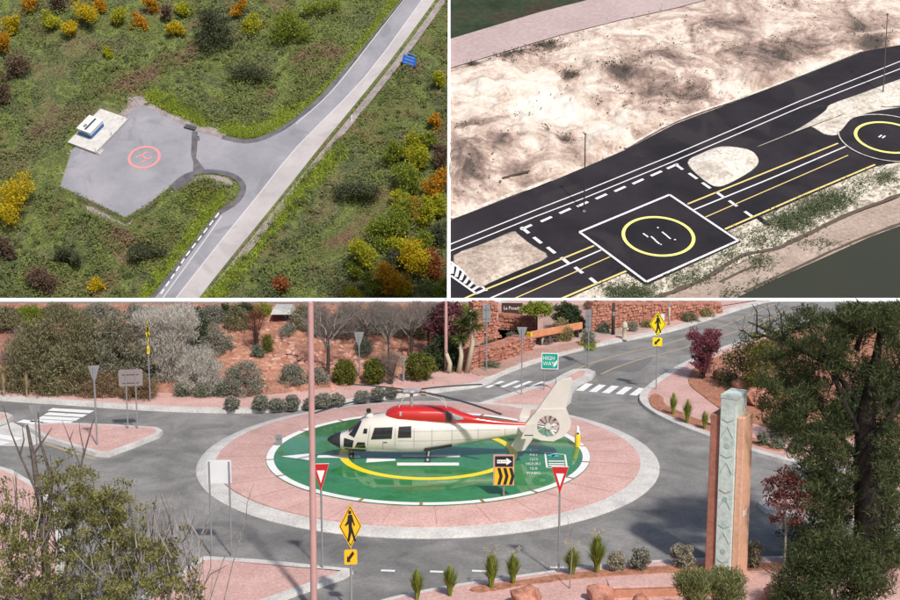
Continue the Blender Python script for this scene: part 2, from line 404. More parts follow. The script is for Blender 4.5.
gloss('sign_white', (.80, .80, .80), .4); gloss('sign_green', (.0, .33, .24), .4); gloss('sign_blue', (.02, .11, .50), .4); gloss('sign_blue_pale', (.12, .30, .70), .4)
gloss('metal', (.24, .245, .255), .5, var=.1); gloss('metal_back', (.22, .225, .235), .6, var=.15); gloss('pole_pink', (.52, .30, .28), .5, var=.1); gloss('bollard_yellow', (.78, .52, .03), .5)
gloss('emblem_cyan', (.08, .40, .66), .4); gloss('container_white', (.66, .67, .66), .5, var=.1); gloss('container_blue', (.03, .14, .44), .45)
M['bark_dark'] = surf('bark_dark', [(.016, .012, .010), (.045, .035, .029)], 4, .95, bump=.6, bscale=14)
M['bark'] = surf('bark', [(.035, .027, .022), (.085, .066, .055)], 4, .95, bump=.6, bscale=14)
M['bark_grey'] = surf('bark_grey', [(.20, .175, .16), (.36, .32, .30)], 4, .95, bump=.4, bscale=14)
M['bark_mid'] = surf('bark_mid', [(.07, .055, .047), (.19, .155, .135)], 5, .95, bump=.7, bscale=16)
M['bark_pale'] = surf('bark_pale', [(.42, .36, .26), (.56, .48, .36)], 4, .95)
# leaves
def LM(k, cols, **kw): M[k] = leafmat(k, cols, **kw)
LM('pine', [(.012, .021, .009), (.036, .052, .018), (.08, .10, .034), (.155, .17, .065)])
LM('olive_bush', [(.07, .068, .035), (.14, .135, .05), (.25, .24, .065), (.34, .31, .12)])
LM('olive_tree', [(.06, .056, .03), (.14, .13, .066), (.24, .225, .115), (.32, .295, .17)])
LM('grey_brush', [(.32, .30, .26), (.48, .44, .39), (.60, .56, .50), (.46, .43, .34)])
LM('sage', [(.10, .11, .085), (.19, .195, .15), (.29, .285, .225), (.38, .355, .285)])
LM('sage_green', [(.065, .085, .055), (.13, .155, .10), (.20, .22, .15), (.28, .285, .21)])
LM('hedge_brown', [(.13, .085, .05), (.23, .155, .09), (.31, .215, .13), (.22, .17, .085)])
LM('box_green', [(.04, .05, .01), (.09, .105, .018), (.16, .17, .025), (.23, .225, .045)])
LM('dark_green', [(.012, .025, .012), (.03, .05, .022), (.055, .085, .03), (.09, .12, .045)])
LM('burgundy', [(.05, .014, .02), (.10, .028, .04), (.17, .055, .07), (.22, .09, .095)])
LM('red_leaf', [(.07, .02, .018), (.14, .035, .03), (.22, .07, .055), (.15, .06, .05)])
LM('palm_green', [(.06, .08, .02), (.12, .14, .04), (.18, .2, .07)])
LM('grass_lime', [(.10, .14, .012), (.19, .24, .025), (.29, .33, .06), (.34, .33, .10)])
LM('plume', [(.42, .36, .26), (.58, .5, .38)])
LM('straw', [(.26, .19, .09), (.42, .33, .18), (.5, .42, .27)])
LM('shrub_dusty', [(.15, .14, .10), (.27, .245, .175), (.40, .36, .27), (.48, .44, .33)])
LM('soft_green', [(.07, .085, .03), (.15, .165, .06), (.24, .25, .10), (.32, .31, .15)])
LM('twig_grey', [(.13, .105, .09), (.21, .175, .15), (.29, .25, .21)])
LM('tree_yellow', [(.32, .22, .012), (.54, .40, .014), (.70, .53, .02), (.52, .45, .03)], nscale=.3, trans=.4)
LM('tree_orange', [(.30, .14, .015), (.54, .26, .02), (.68, .37, .02), (.52, .33, .03)], nscale=.3, trans=.4)
LM('tree_rust', [(.20, .06, .03), (.36, .11, .04), (.44, .17, .05)], nscale=.3)
LM('tree_lime', [(.20, .22, .018), (.36, .37, .022), (.50, .48, .03), (.60, .55, .05)], nscale=.3, trans=.4)
LM('tree_green', [(.10, .14, .02), (.19, .24, .03), (.28, .33, .04), (.36, .37, .06)], nscale=.3, trans=.35)
LM('tree_dark', [(.06, .068, .04), (.10, .115, .06), (.155, .17, .08)], nscale=.3, trans=.35)
LM('tree_mauve', [(.10, .06, .045), (.16, .10, .07), (.22, .15, .09)], nscale=.3)
LM('verge_green', [(.16, .22, .03), (.26, .34, .04), (.36, .43, .055), (.38, .40, .10)], nscale=.25)
LM('burgundy_bright', [(.08, .02, .03), (.16, .04, .06), (.26, .08, .10), (.32, .13, .14)]); LM('olive_grey', [(.09, .088, .06), (.18, .17, .115), (.28, .265, .185), (.37, .345, .26)])
def meadow(name, stops, leafy, scale):
    """rough autumn growth: green, brown and straw patches by place"""
    m, nt, bs, out = newmat(name)
    c = ramp(nt, pos_noise(nt, scale, 5, .62, off=2, dist=.6), stops)
    if leafy:
        geo = nt.nodes.new('ShaderNodeNewGeometry')
        c = mixc(nt, .6, c, ramp(nt, geo.outputs['Random Per Island'], [(0, (.3, .3, .3)), (.55, (.5, .5, .5)), (1, (.74, .74, .66))]), 'OVERLAY')
    else: c = mixc(nt, .6, c, ramp(nt, pos_noise(nt, 1.2, 5, .7), [(.3, (.25, .25, .25)), (.7, (.75, .75, .75))]), 'OVERLAY')
    nt.links.new(c, bs.inputs['Base Color']); bs.inputs['Roughness'].default_value = .9; bs.inputs['Specular IOR Level'].default_value = .15
    M[name] = m
MEAD = [(.33, (.16, .105, .065)), (.40, (.145, .14, .055)), (.46, (.105, .13, .042)), (.50, (.165, .19, .055)), (.54, (.09, .11, .048)), (.59, (.15, .15, .062)), (.67, (.14, .10, .065))]
meadow('brush_leaf', [(.34, (.22, .17, .045)), (.42, (.12, .145, .045)), (.48, (.07, .09, .042)), (.53, (.16, .18, .05)), (.58, (.085, .095, .05)), (.66, (.24, .21, .045))], True, .09); meadow('meadow_soil', MEAD, False, .055); meadow('meadow_leaf', MEAD, True, .055)
# pale sand; the attribute 'tone' holds where the damp and the bleached ground lies
m, nt, bs, out = newmat('sand')
at_ = nt.nodes.new('ShaderNodeAttribute'); at_.attribute_name = 'tone'
def mth(op, a, b):
    n_ = nt.nodes.new('ShaderNodeMath'); n_.operation = op
    for sck, v_ in ((n_.inputs[0], a), (n_.inputs[1], b)):
        if hasattr(v_, 'links'): nt.links.new(v_, sck)
        else: sck.default_value = v_
    return n_.outputs[0]
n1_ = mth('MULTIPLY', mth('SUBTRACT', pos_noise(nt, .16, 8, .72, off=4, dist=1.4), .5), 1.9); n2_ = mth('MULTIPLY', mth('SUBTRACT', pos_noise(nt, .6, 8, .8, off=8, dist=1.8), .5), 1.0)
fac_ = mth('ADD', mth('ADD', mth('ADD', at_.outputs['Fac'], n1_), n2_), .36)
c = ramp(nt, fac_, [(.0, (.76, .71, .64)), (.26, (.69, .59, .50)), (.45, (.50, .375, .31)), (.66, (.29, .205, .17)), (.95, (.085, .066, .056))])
nt.links.new(c, bs.inputs['Base Color']); bs.inputs['Roughness'].default_value = .95
b = nt.nodes.new('ShaderNodeBump'); b.inputs['Strength'].default_value = 1.0; b.inputs['Distance'].default_value = .35
nt.links.new(pos_noise(nt, .8, 8, .7, dist=.7), b.inputs['Height']); nt.links.new(b.outputs[0], bs.inputs['Normal']); M['sand'] = m
M['sand_patch'] = surf('sand_patch', [(.24, .185, .15), (.42, .34, .28), (.54, .47, .39)], .35, .95, bump=.5, bscale=2.5, fine=(3, .6), off=2)
M['sand_white'] = surf('sand_white', [(.34, .29, .24), (.55, .50, .43), (.62, .58, .52)], .3, .95, bump=.5, bscale=2.5, fine=(2.5, .6), off=5)
M['pink_track'] = surf('pink_track', [(.36, .275, .27), (.42, .33, .32)], .1, .9, fine=(2, .2))
M['bank_mixed'] = surf('bank_mixed', [(.13, .125, .085), (.38, .32, .25), (.60, .54, .45), (.22, .19, .14), (.5, .44, .36)], .6, .95, bump=.6, bscale=3, fine=(3, .6), off=6)
M['shore_sand'] = surf('shore_sand', [(.29, .22, .18), (.40, .32, .265)], .3, .95, bump=.3, fine=(3, .4))
M['field_dark'] = surf('field_dark', [(.012, .022, .010), (.03, .042, .02), (.05, .025, .02)], .12, .95, fine=(1.5, .5))
M['river_water'] = surf('river_water', [(.034, .038, .027), (.046, .048, .034)], .06, .35, bump=.12, bscale=1.4, spec=.2)
LM('scrub', [(.03, .035, .022), (.07, .075, .04), (.13, .125, .07)], nscale=.5)
LM('turf', [(.06, .085, .045), (.10, .13, .06), (.17, .175, .095)], nscale=.5)
# ---------------------------------------------------------------- numeric helpers for terrain
def inside(U, V, poly):
    r = np.zeros(U.shape, bool); n = len(poly)
    for i in range(n):
        x1, y1 = poly[i]; x2, y2 = poly[(i+1) % n]
        if y1 == y2: continue
        c = ((y1 > V) != (y2 > V)) & (U < (x2-x1)*(V-y1)/(y2-y1)+x1); r ^= c
    return r
def dist_line(U, V, pts, closed=False):
    d = np.full(U.shape, 1e9); n = len(pts)
    for i in range(n if closed else n-1):
        x1, y1 = pts[i]; x2, y2 = pts[(i+1) % n]; L = (x2-x1)**2+(y2-y1)**2+1e-9
        t = np.clip(((U-x1)*(x2-x1)+(V-y1)*(y2-y1))/L, 0, 1)
        d = np.minimum(d, np.hypot(U-x1-t*(x2-x1), V-y1-t*(y2-y1)))
    return d
def hit_np(pl, U, V, hgt=0.0):
    d = np.stack([(U-CX)/F, np.zeros_like(U, dtype=float), np.zeros_like(U, dtype=float)], -1)+np.array(UP)*((CY-V)/F)[..., None]+np.array(FW)
    n = np.array(pl.n); o = np.array(pl.o); c = np.array(CAM)
    t = ((o-c)@n)/(d@n); p = c+d*t[..., None]
    return p+n*np.asarray(hgt)[..., None]
def grid_obj(name, Pts, mat, smooth=True, skirt=None):
    r, c = Pts.shape[:2]; idx = np.arange(r*c).reshape(r, c)
    q = np.stack([idx[:-1, :-1], idx[:-1, 1:], idx[1:, 1:], idx[1:, :-1]], -1).reshape(-1, 4)
    vs = Pts.reshape(-1, 3).tolist(); fs = q.tolist()
    if skirt is not None:
        b = list(idx[0])+list(idx[1:, -1])+list(idx[-1, -2::-1])+list(idx[-2:0:-1, 0]); k = len(b); n = len(vs)
        vs += [(vs[i][0], vs[i][1], skirt) for i in b]
        fs += [[b[i], b[(i+1) % k], n+(i+1) % k, n+i] for i in range(k)]
    me = bpy.data.meshes.new(name); me.from_pydata(vs, [], fs); me.update(); me.materials.append(M[mat])
    if smooth: me.polygons.foreach_set('use_smooth', [True]*len(me.polygons))
    return link(bpy.data.objects.new(name, me))
def nz(p, s, o=0.0): return noise.fractal(Vector((p[0]*s+o, p[1]*s-o, p[2]*s)), .9, 2.0, 4)
# ================================================================ PLACE 3: the roundabout (level ground)
ABg = lambda a, b, h: (a, b, h)
def structure(o, label=None):
    return tag(o, label, None, None, 'structure')
YB = 74.6
valley = MB().add([(-900, 60, -62), (900, 60, -62), (900, 1500, -62), (-900, 1500, -62)], [(0, 1, 2, 3)]).sheetbuild('valley_floor', 'meadow_soil'); structure(valley)
m, nt, bs, out = M['asphalt_grey'], M['asphalt_grey'].node_tree, None, None
bs = [n_ for n_ in nt.nodes if n_.type == 'BSDF_PRINCIPLED'][0]; src = bs.inputs['Base Color'].links[0].from_socket
geo = nt.nodes.new('ShaderNodeNewGeometry'); vd = nt.nodes.new('ShaderNodeVectorMath'); vd.operation = 'DISTANCE'; vd.inputs[1].default_value = (-.74, 43.1, 0); nt.links.new(geo.outputs['Position'], vd.inputs[0])
mr = nt.nodes.new('ShaderNodeMapRange'); mr.inputs[1].default_value = 7.5; mr.inputs[2].default_value = 15.5; nt.links.new(vd.outputs['Value'], mr.inputs[0])
wear = ramp(nt, mr.outputs[0], [(0, (.56, .56, .56)), (.16, (.44, .44, .44)), (.3, (.53, .53, .53)), (.5, (.56, .56, .56)), (.64, (.42, .42, .42)), (.8, (.52, .52, .52)), (1, (.5, .5, .5))])
wear = mixc(nt, .45, wear, ramp(nt, pos_noise(nt, .45, 5, .6, off=21, dist=2), [(.35, (.26, .26, .26)), (.65, (.70, .69, .68))]))
nt.links.new(mixc(nt, 1.0, src, wear, 'OVERLAY'), bs.inputs['Base Color'])
rd = MB().prism([(-60, 8), (60, 8), (60, YB), (-60, YB)], -40, 0).build('road', 'asphalt_grey'); structure(rd)
def driveway(px, mat='driveway'):
    if mat not in M: M[mat] = surf(mat, [(.34, .26, .225), (.43, .34, .30)] if mat == 'driveway' else [(.33, .20, .16), (.43, .29, .24)], .7, .9, fine=(6, .3))
    return structure(MB().prism(poly_on(G, px, 0, .15), .02, .158).build('driveway', mat))
def raised(name, px, mat, z=.13, kerb=.28, smooth=0, kmat='concrete', ab=None):
    """kerbed platform: concrete kerb with paving inset just above it"""
    poly = ccw(ab or poly_on(G, px, smooth)); k = structure(MB().prism(poly, -.05, z, inset=.03).build(name, kmat))
    MB().prism(offset(poly, kerb), 0, z+.008).build('paving', mat, k)
    return k
# back-left pavement, running on along the upper side of the side road
K1 = [(-120, 391), (0, 401), (60, 405), (110, 408.5), (160, 411.5), (225, 413.5), (270, 412.5), (310, 409), (350, 404.5), (400, 398), (450, 391.5), (478, 387.5), (491, 383.5), (500, 377), (530, 365.5), (560, 356.5), (600, 346.5), (640, 338.5), (675, 331), (710, 320), (742, 309.5), (764, 303.2)]
k1 = smooth_line(K1, 4)
back = [G.ab(u, v) for u, v in k1]
raised('pavement_back', None, 'pink_paving', ab=back+[(back[-1][0]+.5, YB-.25), (3, YB-.25), (-2, 60), (-14, 57), (-45, 58), (-45, back[0][1])], kerb=.42)
# right corner
K2 = [(860, 309), (820, 319), (780, 330), (740, 343), (705, 355.5), (680, 366.5), (660, 378.5), (646, 389), (639, 397.5), (641, 406), (655, 416.5), (675, 426.5), (700, 436.5), (730, 447), (770, 460), (820, 471), (880, 479), (980, 487)]
corner = [G.ab(u, v) for u, v in smooth_line(K2, 4)]
raised('pavement_corner', None, 'pink_paving', ab=corner+[(48, corner[-1][1]), (48, corner[0][1])], kerb=.36)
# front right pavement
K3 = [(335, 622), (375, 606), (415, 596), (455, 588.5), (510, 580.5), (560, 573.5), (610, 567.5), (660, 564), (720, 561.5), (800, 560), (980, 558)]
front = [G.ab(u, v) for u, v in smooth_line(K3, 3)]
raised('pavement_front', None, 'pink_paving', ab=front+[(front[-1][0], 18), (front[0][0], 18)], kerb=.2)
# left near corner
K4 = [(-80, 455), (0, 469.5), (25, 480.5), (48, 497), (62, 525), (66, 570), (60, 640)]
nearl = [G.ab(u, v) for u, v in smooth_line(K4, 3)]
raised('pavement_near', None, 'pink_paving', ab=nearl+[(nearl[0][0]-8, nearl[-1][1]), (nearl[0][0]-8, nearl[0][1])], kerb=.25)
raised('splitter_island', [(203, 559), (260, 562.5), (320, 568.5), (350, 571.5), (354, 574), (344, 580), (310, 592), (270, 606), (215, 628), (150, 650), (140, 600)], 'pink_paving', .10, .3)
raised('splitter_island', [(24, 428), (60, 425.8), (110, 427.5), (158, 430.5), (163.5, 434), (160, 438), (135, 448), (108, 458), (95, 456.5), (70, 449), (44, 441)], 'pink_paving', .14, .22)
raised('splitter_island', [(-60, 409), (8, 416), (14, 419), (8, 423), (-20, 432), (-60, 440)], 'pink_paving', .14, .22)
raised('splitter_island', [(476, 407), (500, 399), (530, 389.5), (552, 383), (563, 376.5), (573, 371.8), (588, 371.5), (596, 374.5), (592, 380), (578, 387), (573, 394), (571, 403), (563, 410), (545, 411.5), (505, 410)], 'pink_paving', .14, .42)
raised('splitter_island', [(757, 507), (766, 499.5), (800, 494), (860, 489), (960, 485), (960, 535), (860, 528), (800, 521), (765, 513.5)], 'pink_paving', .14, .3)
# concrete refuge between the left islands
MB().sheet(poly_on(G, [(-30, 440), (12, 422), (24, 428), (44, 441), (30, 447), (0, 446)]), .006, ABg).sheetbuild('refuge_slab', 'concrete', rd)
# road markings
def dash(pl, u0, v0, u1, v1, wid, h, mat, parent, name='marking'):
    return stroke(pl, [(u0, v0), (u1, v1)], wid, h).sheetbuild(name, mat, parent)
for u0, v0, u1, v1 in [(50, 409.5, 92, 412), (46, 413.8, 85, 416), (40, 417.5, 78, 419.5), (32, 420.5, 71, 422.8), (20, 421, 40, 423.5)]: dash(G, u0, v0, u1, v1, .42, .006, 'paint_white', rd, 'crosswalk_stripe')
for u0, v0, u1, v1 in [(-6, 435.5, 19, 440), (-12, 441, 6, 444)]: dash(G, u0, v0, u1, v1, .42, .011, 'paint_white', rd, 'crosswalk_stripe')
for u, v in [(495, 384.6), (510, 384.3), (523, 384.6), (536, 385), (549, 385.6)]: dash(G, u-8.5, v+3.2, u+8, v-3.2, .21, .006, 'paint_white', rd, 'crosswalk_stripe')
for u, v in [(584.5, 387.3), (597.5, 388.5), (610.5, 389.6), (624, 390.8), (638, 391.8)]: dash(G, u-5, v+3.6, u+5, v-3.6, .33, .006, 'paint_white', rd, 'crosswalk_stripe')
for px in ([(574, 370.5), (588, 364.5), (610, 357.5), (640, 350), (675, 341.5), (715, 329), (750, 315), (775, 304)], [(601, 374.5), (615, 368), (640, 359.5), (675, 350.5), (715, 339), (750, 326), (790, 309)]):
    stroke(G, px, .13, .006, smooth=4).sheetbuild('centre_line', 'paint_yellow_old', rd)
for u, v in [(381, 570.7), (430, 571.7), (472, 571), (550, 567.5)]: dash(G, u, v, u+14, v+.5, .12, .006, 'paint_white', rd, 'lane_dash')
stroke(G, [(46, 444), (70, 452), (95, 459.5)], .16, .006).sheetbuild('edge_line', 'paint_yellow_old', rd)
for px in [] and [[(112, 470), (140, 474), (172, 478)], [(225, 556), (280, 553), (330, 551), (400, 552)], [(660, 470), (690, 520), (640, 545)]]: stroke(G, px, .05, .005, smooth=4).sheetbuild('crack_seal', 'asphalt_patch', rd)
# central island
IC = (-.74, 43.1); R = 7.85
isl = structure(MB().lathe([(R, -.05), (R, .02), (R-.1, .075), (R-.62, .125), (R-.64, .125)], 96, (*IC, 0)).build('central_island', 'concrete', smooth=35))
MB().lathe([(R-.64, 0), (R-.64, .165), (R-.70, .185), (.6, .185)], 96, (*IC, 0)).build('paving_ring', 'pink_paving', isl, smooth=35)
RG = 5.53
pad = thing('helipad', 'round green helipad with white rim and yellow ring on the roundabout', 'helipad', (*IC, .185))
Gp = Plane(Vector((0, 0, 0)), 0)
MB().lathe([(RG, -.02), (RG, .02), (RG-.02, .025), (.5, .025)], 96).build('pad_surface', 'pad_green', pad, smooth=35)
rimmb = MB()
ring(Gp, (0, 0), RG-.26, RG-.01, .031, 96).sheetbuild('rim', 'pad_white', pad)
for i in range(18):
    a = 2*math.pi*(i+.4)/18; ring(Gp, (0, 0), RG-.27, RG, .034, 2, None, a, a+.02).sheetbuild('rim_joint', 'terracotta_dark', pad)
ring(Gp, (0, 0), 2.78, 3.06, .031, 96).sheetbuild('touchdown_ring', 'pad_yellow', pad)
def gp(u, v): a = G.ab(u, v, .21); return (a[0]-IC[0], a[1]-IC[1])
def padpoly(px, name, mat, h=.035): return MB().sheet([gp(u, v) for u, v in px], h, ABg).sheetbuild(name, mat, pad)
for px in [[(402, 455.2), (460, 455.2), (460, 457.6), (402, 457.6)], [(397, 463), (459, 463), (459, 466), (397, 466)], [(367, 458.3), (395, 459.2), (396, 461), (366, 463)], [(318, 455.5), (360, 455.8), (360, 458.4), (317, 458.2)]]: padpoly(px, 'letter_bar', 'pad_white', .037)
padpoly([(281, 456.6), (312, 453.6), (311, 460.8)], 'arrow', 'pad_white')
for i, tx in enumerate(['1.24', 'AX1', '1215', 'HOUR1', '15.0', 'WA801']):
    vs, fs = text_mesh(tx, .36); a = gp(533.5, 450.5+i*4.6)
    MB().add([(a[0]+x*.42, a[1]+y*1.15, .036) for x, y, z in vs], fs).sheetbuild('lettering', 'pad_white', pad)
e = [gp(545, 453), gp(565, 455), gp(567, 469), gp(547, 468)]
for i in range(4):
    p, q = Vector(e[i]), Vector(e[(i+1) % 4]); stroke(Gp, None, .06, .036, ab=[tuple(p), tuple(q)]).sheetbuild('emblem_outline', 'pad_white', pad)
for k, (u, v) in enumerate([(551, 455.8), (555.5, 456.3)]): ring(Gp, gp(u, v), .02, .13, .036, 14).sheetbuild('emblem_disc', 'emblem_cyan', pad)
for v in (461.5, 464, 466): stroke(Gp, None, .12, .036, ab=[gp(548.5, v), gp(564.5, v)]).sheetbuild('emblem_line', 'pad_white', pad)
for i in range(28):
    a = 2*math.pi*i/28+.05; stroke(G, None, .018, .19, ab=[(IC[0]+r_*math.cos(a), IC[1]+r_*math.sin(a)) for r_ in (RG+.03, R-.72)]).sheetbuild('joint', 'terracotta', isl); stroke(G, None, .02, .1275, ab=[(IC[0]+r_*math.cos(a+.03), IC[1]+r_*math.sin(a+.03)) for r_ in (R-.6, R-.64)]).v
for px in ([(590, 368), (604, 361), (630, 360.5), (652, 357), (648, 364), (636, 372), (612, 371), (600, 376)], [(540, 369), (560, 362), (578, 360), (570, 366), (552, 371)]): MB().sheet(poly_on(G, px, 3), .0045, ABg).sheetbuild('repair_shadow_patch', 'asphalt_repair_shadow' if 'asphalt_repair_shadow' in M else (asphalt('asphalt_repair_shadow', (.135, .13, .127), (.18, .173, .168), (.115, .112, .11)) or 'asphalt_repair_shadow'), rd)  # right patch is darker repaired asphalt; left patch paints a road shadow dark
# boundary walls (real low walls along the edge of the level ground and beside the sand flat)
z0 = zat(Vector((0, YB, 0)), 302.2); z1 = zat(Vector((0, YB, 0)), 298.9)
bw = thing('boundary_wall', 'long low white wall along the far edge of the roundabout ground', 'wall', (0, YB, 0))
MB().prism([(-.02, -1), (.3, -1), (.3, z1-.03), (-.02, z0-.05)], -60, 60, lambda a, b, h: (h, a, b)).build('wall', 'boundary_white', bw)
MB().prism([(-.06, z0-.03), (.32, z1-.02), (.32, z1), (.24, z1), (-.06, z0)], -60, 60, lambda a, b, h: (h, a, b)).build('coping', 'boundary_white', bw)
# earth bank behind the back pavement
kx = np.array([p[0] for p in back]); ky = np.array([p[1] for p in back])
def bank_h(x, y):
    edge = np.interp(x, kx, ky)+np.interp(x, [-30, -8, -3, 3, 20], [2.6, 2.3, 3.0, 3.8, 6])
    ramp_ = np.clip((y-edge)*np.interp(x, [-30, -12, -4, 0, 1.5], [.24, .24, .2, .1, .04]), -.3, 3)
    cap = H-y*(227.9/F)-.13
    return np.minimum(ramp_, cap)
xs = np.linspace(-44, 1.3, 150); ys = np.linspace(50, YB-.03, 84)
X, Y = np.meshgrid(xs, ys); Z = bank_h(X, Y)
for i in range(Z.shape[0]):
    for j in range(Z.shape[1]):
        if Z[i, j] > .02: Z[i, j] += min(.16*min(1, Z[i, j]*3)*nz((X[i, j], Y[i, j], 0), .8), max(0., float(H-Y[i, j]*(227.9/F)-.13-Z[i, j])))
        Z[i, j] += .12
structure(grid_obj('earth_bank', np.stack([X, Y, Z], -1), 'bank_soil'))
def bankz(x, y): return float(bank_h(np.array(x), np.array(y)))+.12
def Pb(u, v):
    """point on the bank seen at pixel u,v"""
    d = ray(u, v); t = 45
    for i in range(400):
        p = CAM+d*t
        zz = max(.13, bankz(p.x, p.y)) if p.y > 49 else .13
        if p.z <= zz: return p
        t += .1
        if p.y > YB-.6: return p
    return p
# planting soil strips
def soil(px, name='planting_bed', z=.142, smooth=3, mat='red_soil'):
    return structure(MB().prism(poly_on(G, px, smooth, .13), .05, z+.02, inset=.05).build(name, mat))
soil([(648, 398), (655, 394), (664, 398), (668, 406), (700, 420), (740, 434), (780, 446), (778, 452), (735, 440), (700, 428), (672, 417), (652, 408)])
soil([(470, 588), (520, 580.5), (575, 573), (640, 567.5), (720, 564.5), (800, 563), (900, 562), (900, 569), (800, 571), (700, 573), (600, 578), (530, 586), (480, 594)])
soil([(690, 372), (700, 365), (730, 352), (800, 332), (960, 320), (960, 440), (860, 440), (790, 434), (730, 415), (700, 395), (688, 384)], z=.15)
soil([(488, 377), (520, 364), (560, 353), (600, 343), (592, 340), (560, 345), (520, 352), (487, 364), (470, 372)], z=.15, mat='paving_brown')
driveway([(474, 346), (520, 344), (560, 336), (600, 331), (640, 322), (720, 304.5), (455, 304.5), (458, 330)], 'driveway_far')
driveway([(541, 343), (560, 338), (592, 339.5), (640, 331), (668, 325), (640, 322), (600, 327), (560, 329), (540, 334)])
driveway([(497, 340), (534, 339), (540, 333), (498, 328)])
# ================================================================ PLACE 1: the pad in the autumn wood (hillside, left)
RW = [(405, 0), (375, 37), (332, 92), (297, 122)]; RE = [(452, -25), (435, 0), (387, 65), (320, 147), (282, 195), (225, 265), (200, 297), (170, 337)]
PADP = [(141, 103), (165, 116), (197, 130.5), (225, 138.5), (248, 142.5), (268, 138), (284, 130.5), (297, 121)]
LOOP = [(243, 190), (241, 182), (229, 175), (208, 171), (191, 175), (172, 188), (150, 206), (125, 221), (112, 213), (90, 202), (62, 188), (78, 161), (100, 141), (118, 121)]
LEFT = [(222, 212), (190, 254), (153, 300), (125, 338)]
cA = smooth_line([(150, 108), (165, 116), (197, 130.5), (225, 138.5), (248, 142), (268, 137.5), (284, 130), (300, 118), (335, 85), (376, 36), (405, 0), (424, -25)], 4)
RE = smooth_line(RE, 3)
cB = smooth_line([(125, 338), (153, 300), (190, 254), (222, 212), (238, 199), (243.5, 190), (241, 182), (229, 175), (208, 171), (191, 175), (172, 188), (150, 206), (125, 221)], 4)
paved1 = [(141, 103)]+cA+RE+cB+[(112, 214), (90, 203), (60, 188.5), (66, 168), (72, 150), (84, 140), (118, 121)]
def grid_uv(u0, u1, du, v0, v1, dv): return np.meshgrid(np.arange(u0, u1+.01, du), np.arange(v1, v0-.01, -dv))
U, V = grid_uv(-160, 700, 5, -68, 360, 4)
ins = inside(U, V, paved1); dd = dist_line(U, V, paved1, True); s = np.where(ins, 0, np.clip((dd-2)/14, 0, 1)); P0 = hit_np(S1, U, V)
hh = np.zeros(U.shape)
for i in range(U.shape[0]):
    for j in range(U.shape[1]): hh[i, j] = nz(P0[i, j], .07)*.9+.25*nz(P0[i, j], .3, 4)
hh = hh*s-.14*(1-s)
def hgrid(Hh, u0, du, v1, dv):
    def f(u, v):
        i = np.clip((v1-np.asarray(v, float))/dv, 0, Hh.shape[0]-1.001); j = np.clip((np.asarray(u, float)-u0)/du, 0, Hh.shape[1]-1.001); i0 = i.astype(int); j0 = j.astype(int); a = i-i0; b = j-j0
        return Hh[i0, j0]*(1-a)*(1-b)+Hh[i0+1, j0]*a*(1-b)+Hh[i0, j0+1]*(1-a)*b+Hh[i0+1, j0+1]*a*b
    return f
h1 = hgrid(hh, -160, 5, 360, 4)
structure(grid_obj('hillside', hit_np(S1, U, V, hh), 'meadow_soil'))
W1 = lambda a, b, h: S1.w(a, b, h)
r1 = structure(MB().sheet(poly_on(S1, paved1), .03, W1).sheetbuild('pad_road', 'asphalt_pale'))
lane = smooth_line([(440, -25), (422, 0), (365, 77), (297, 147), (260, 193), (225, 236), (177, 297), (148, 334)], 3)
MB().sheet(poly_on(S1, lane+RE[::-1]), .045, W1).sheetbuild('worn_lane', 'asphalt_lane', r1)
for px, wd in ((lane, .22), (smooth_line([(404, 0), (374, 38), (333, 90), (296, 124)], 4), .2), ([(222, 216), (205, 240), (163, 298), (140, 330)], .22)): stroke(S1, px, wd, .06).sheetbuild('edge_line', 'paint_line_faded', r1)
# shoulders and patches
for px, mat, wd in (([(416, -22), (398, 2), (368, 39), (325, 94), (292, 121), (268, 136), (246, 141.5), (222, 137)], 'asphalt_patch', 1.3), ([(443, 0), (395, 66), (327, 150), (289, 197), (232, 268), (206, 300), (180, 334)], 'gravel_mauve', 1.6), ([(150, 104), (172, 115), (200, 128), (226, 135)], 'gravel_mauve', 2.2), ([(219, 212), (187, 252), (150, 298), (122, 336)], 'asphalt_patch', 1.5), ([(172, 187), (186, 176), (206, 171.5), (228, 174), (240, 181), (243, 190), (236, 202), (219, 213)], 'asphalt_patch', 1.25)):
    if mat not in M: M[mat] = surf(mat, [(.20, .165, .16), (.32, .275, .27)], .6, .95, fine=(3, .5))
    structure(stroke(S1, px, wd, .05, smooth=4).sheetbuild('shoulder', mat))
structure(MB().sheet(poly_on(S1, [(206, 175), (226, 178), (234, 186), (228, 199), (214, 206), (200, 196), (188, 190), (180, 196), (188, 182)], 3), .05, W1).sheetbuild('gravel_patch', 'gravel_mauve'))
MB().sheet(poly_on(S1, [(192, 131), (198, 131.5), (197, 150), (196, 158), (203, 167), (206, 172), (193, 172), (193.5, 163), (191, 155)]), .055, W1).sheetbuild('patch_strip', 'asphalt_patch', r1)
MB().sheet(poly_on(S1, [(172, 188), (180, 180), (192, 175), (196, 178), (186, 186), (176, 192)]), .056, W1).sheetbuild('patch_strip', 'asphalt_patch', r1)
for i in range(11):
    t0 = i/11; t1 = (i+.62)/11; L = [(219, 213), (187, 255), (159, 297)]
    g = lambda t: (L[0][0]+(L[1][0]-L[0][0])*t*2, L[0][1]+(L[1][1]-L[0][1])*t*2) if t < .5 else (L[1][0]+(L[2][0]-L[1][0])*(t-.5)*2, L[1][1]+(L[2][1]-L[1][1])*(t-.5)*2)
    stroke(S1, [g(t0), g(t1)], .3, .075).sheetbuild('edge_dash', 'paint_bright', r1)
dash(S1, 222, 195, 221.5, 188, .3, .075, 'paint_bright', r1, 'edge_dash')
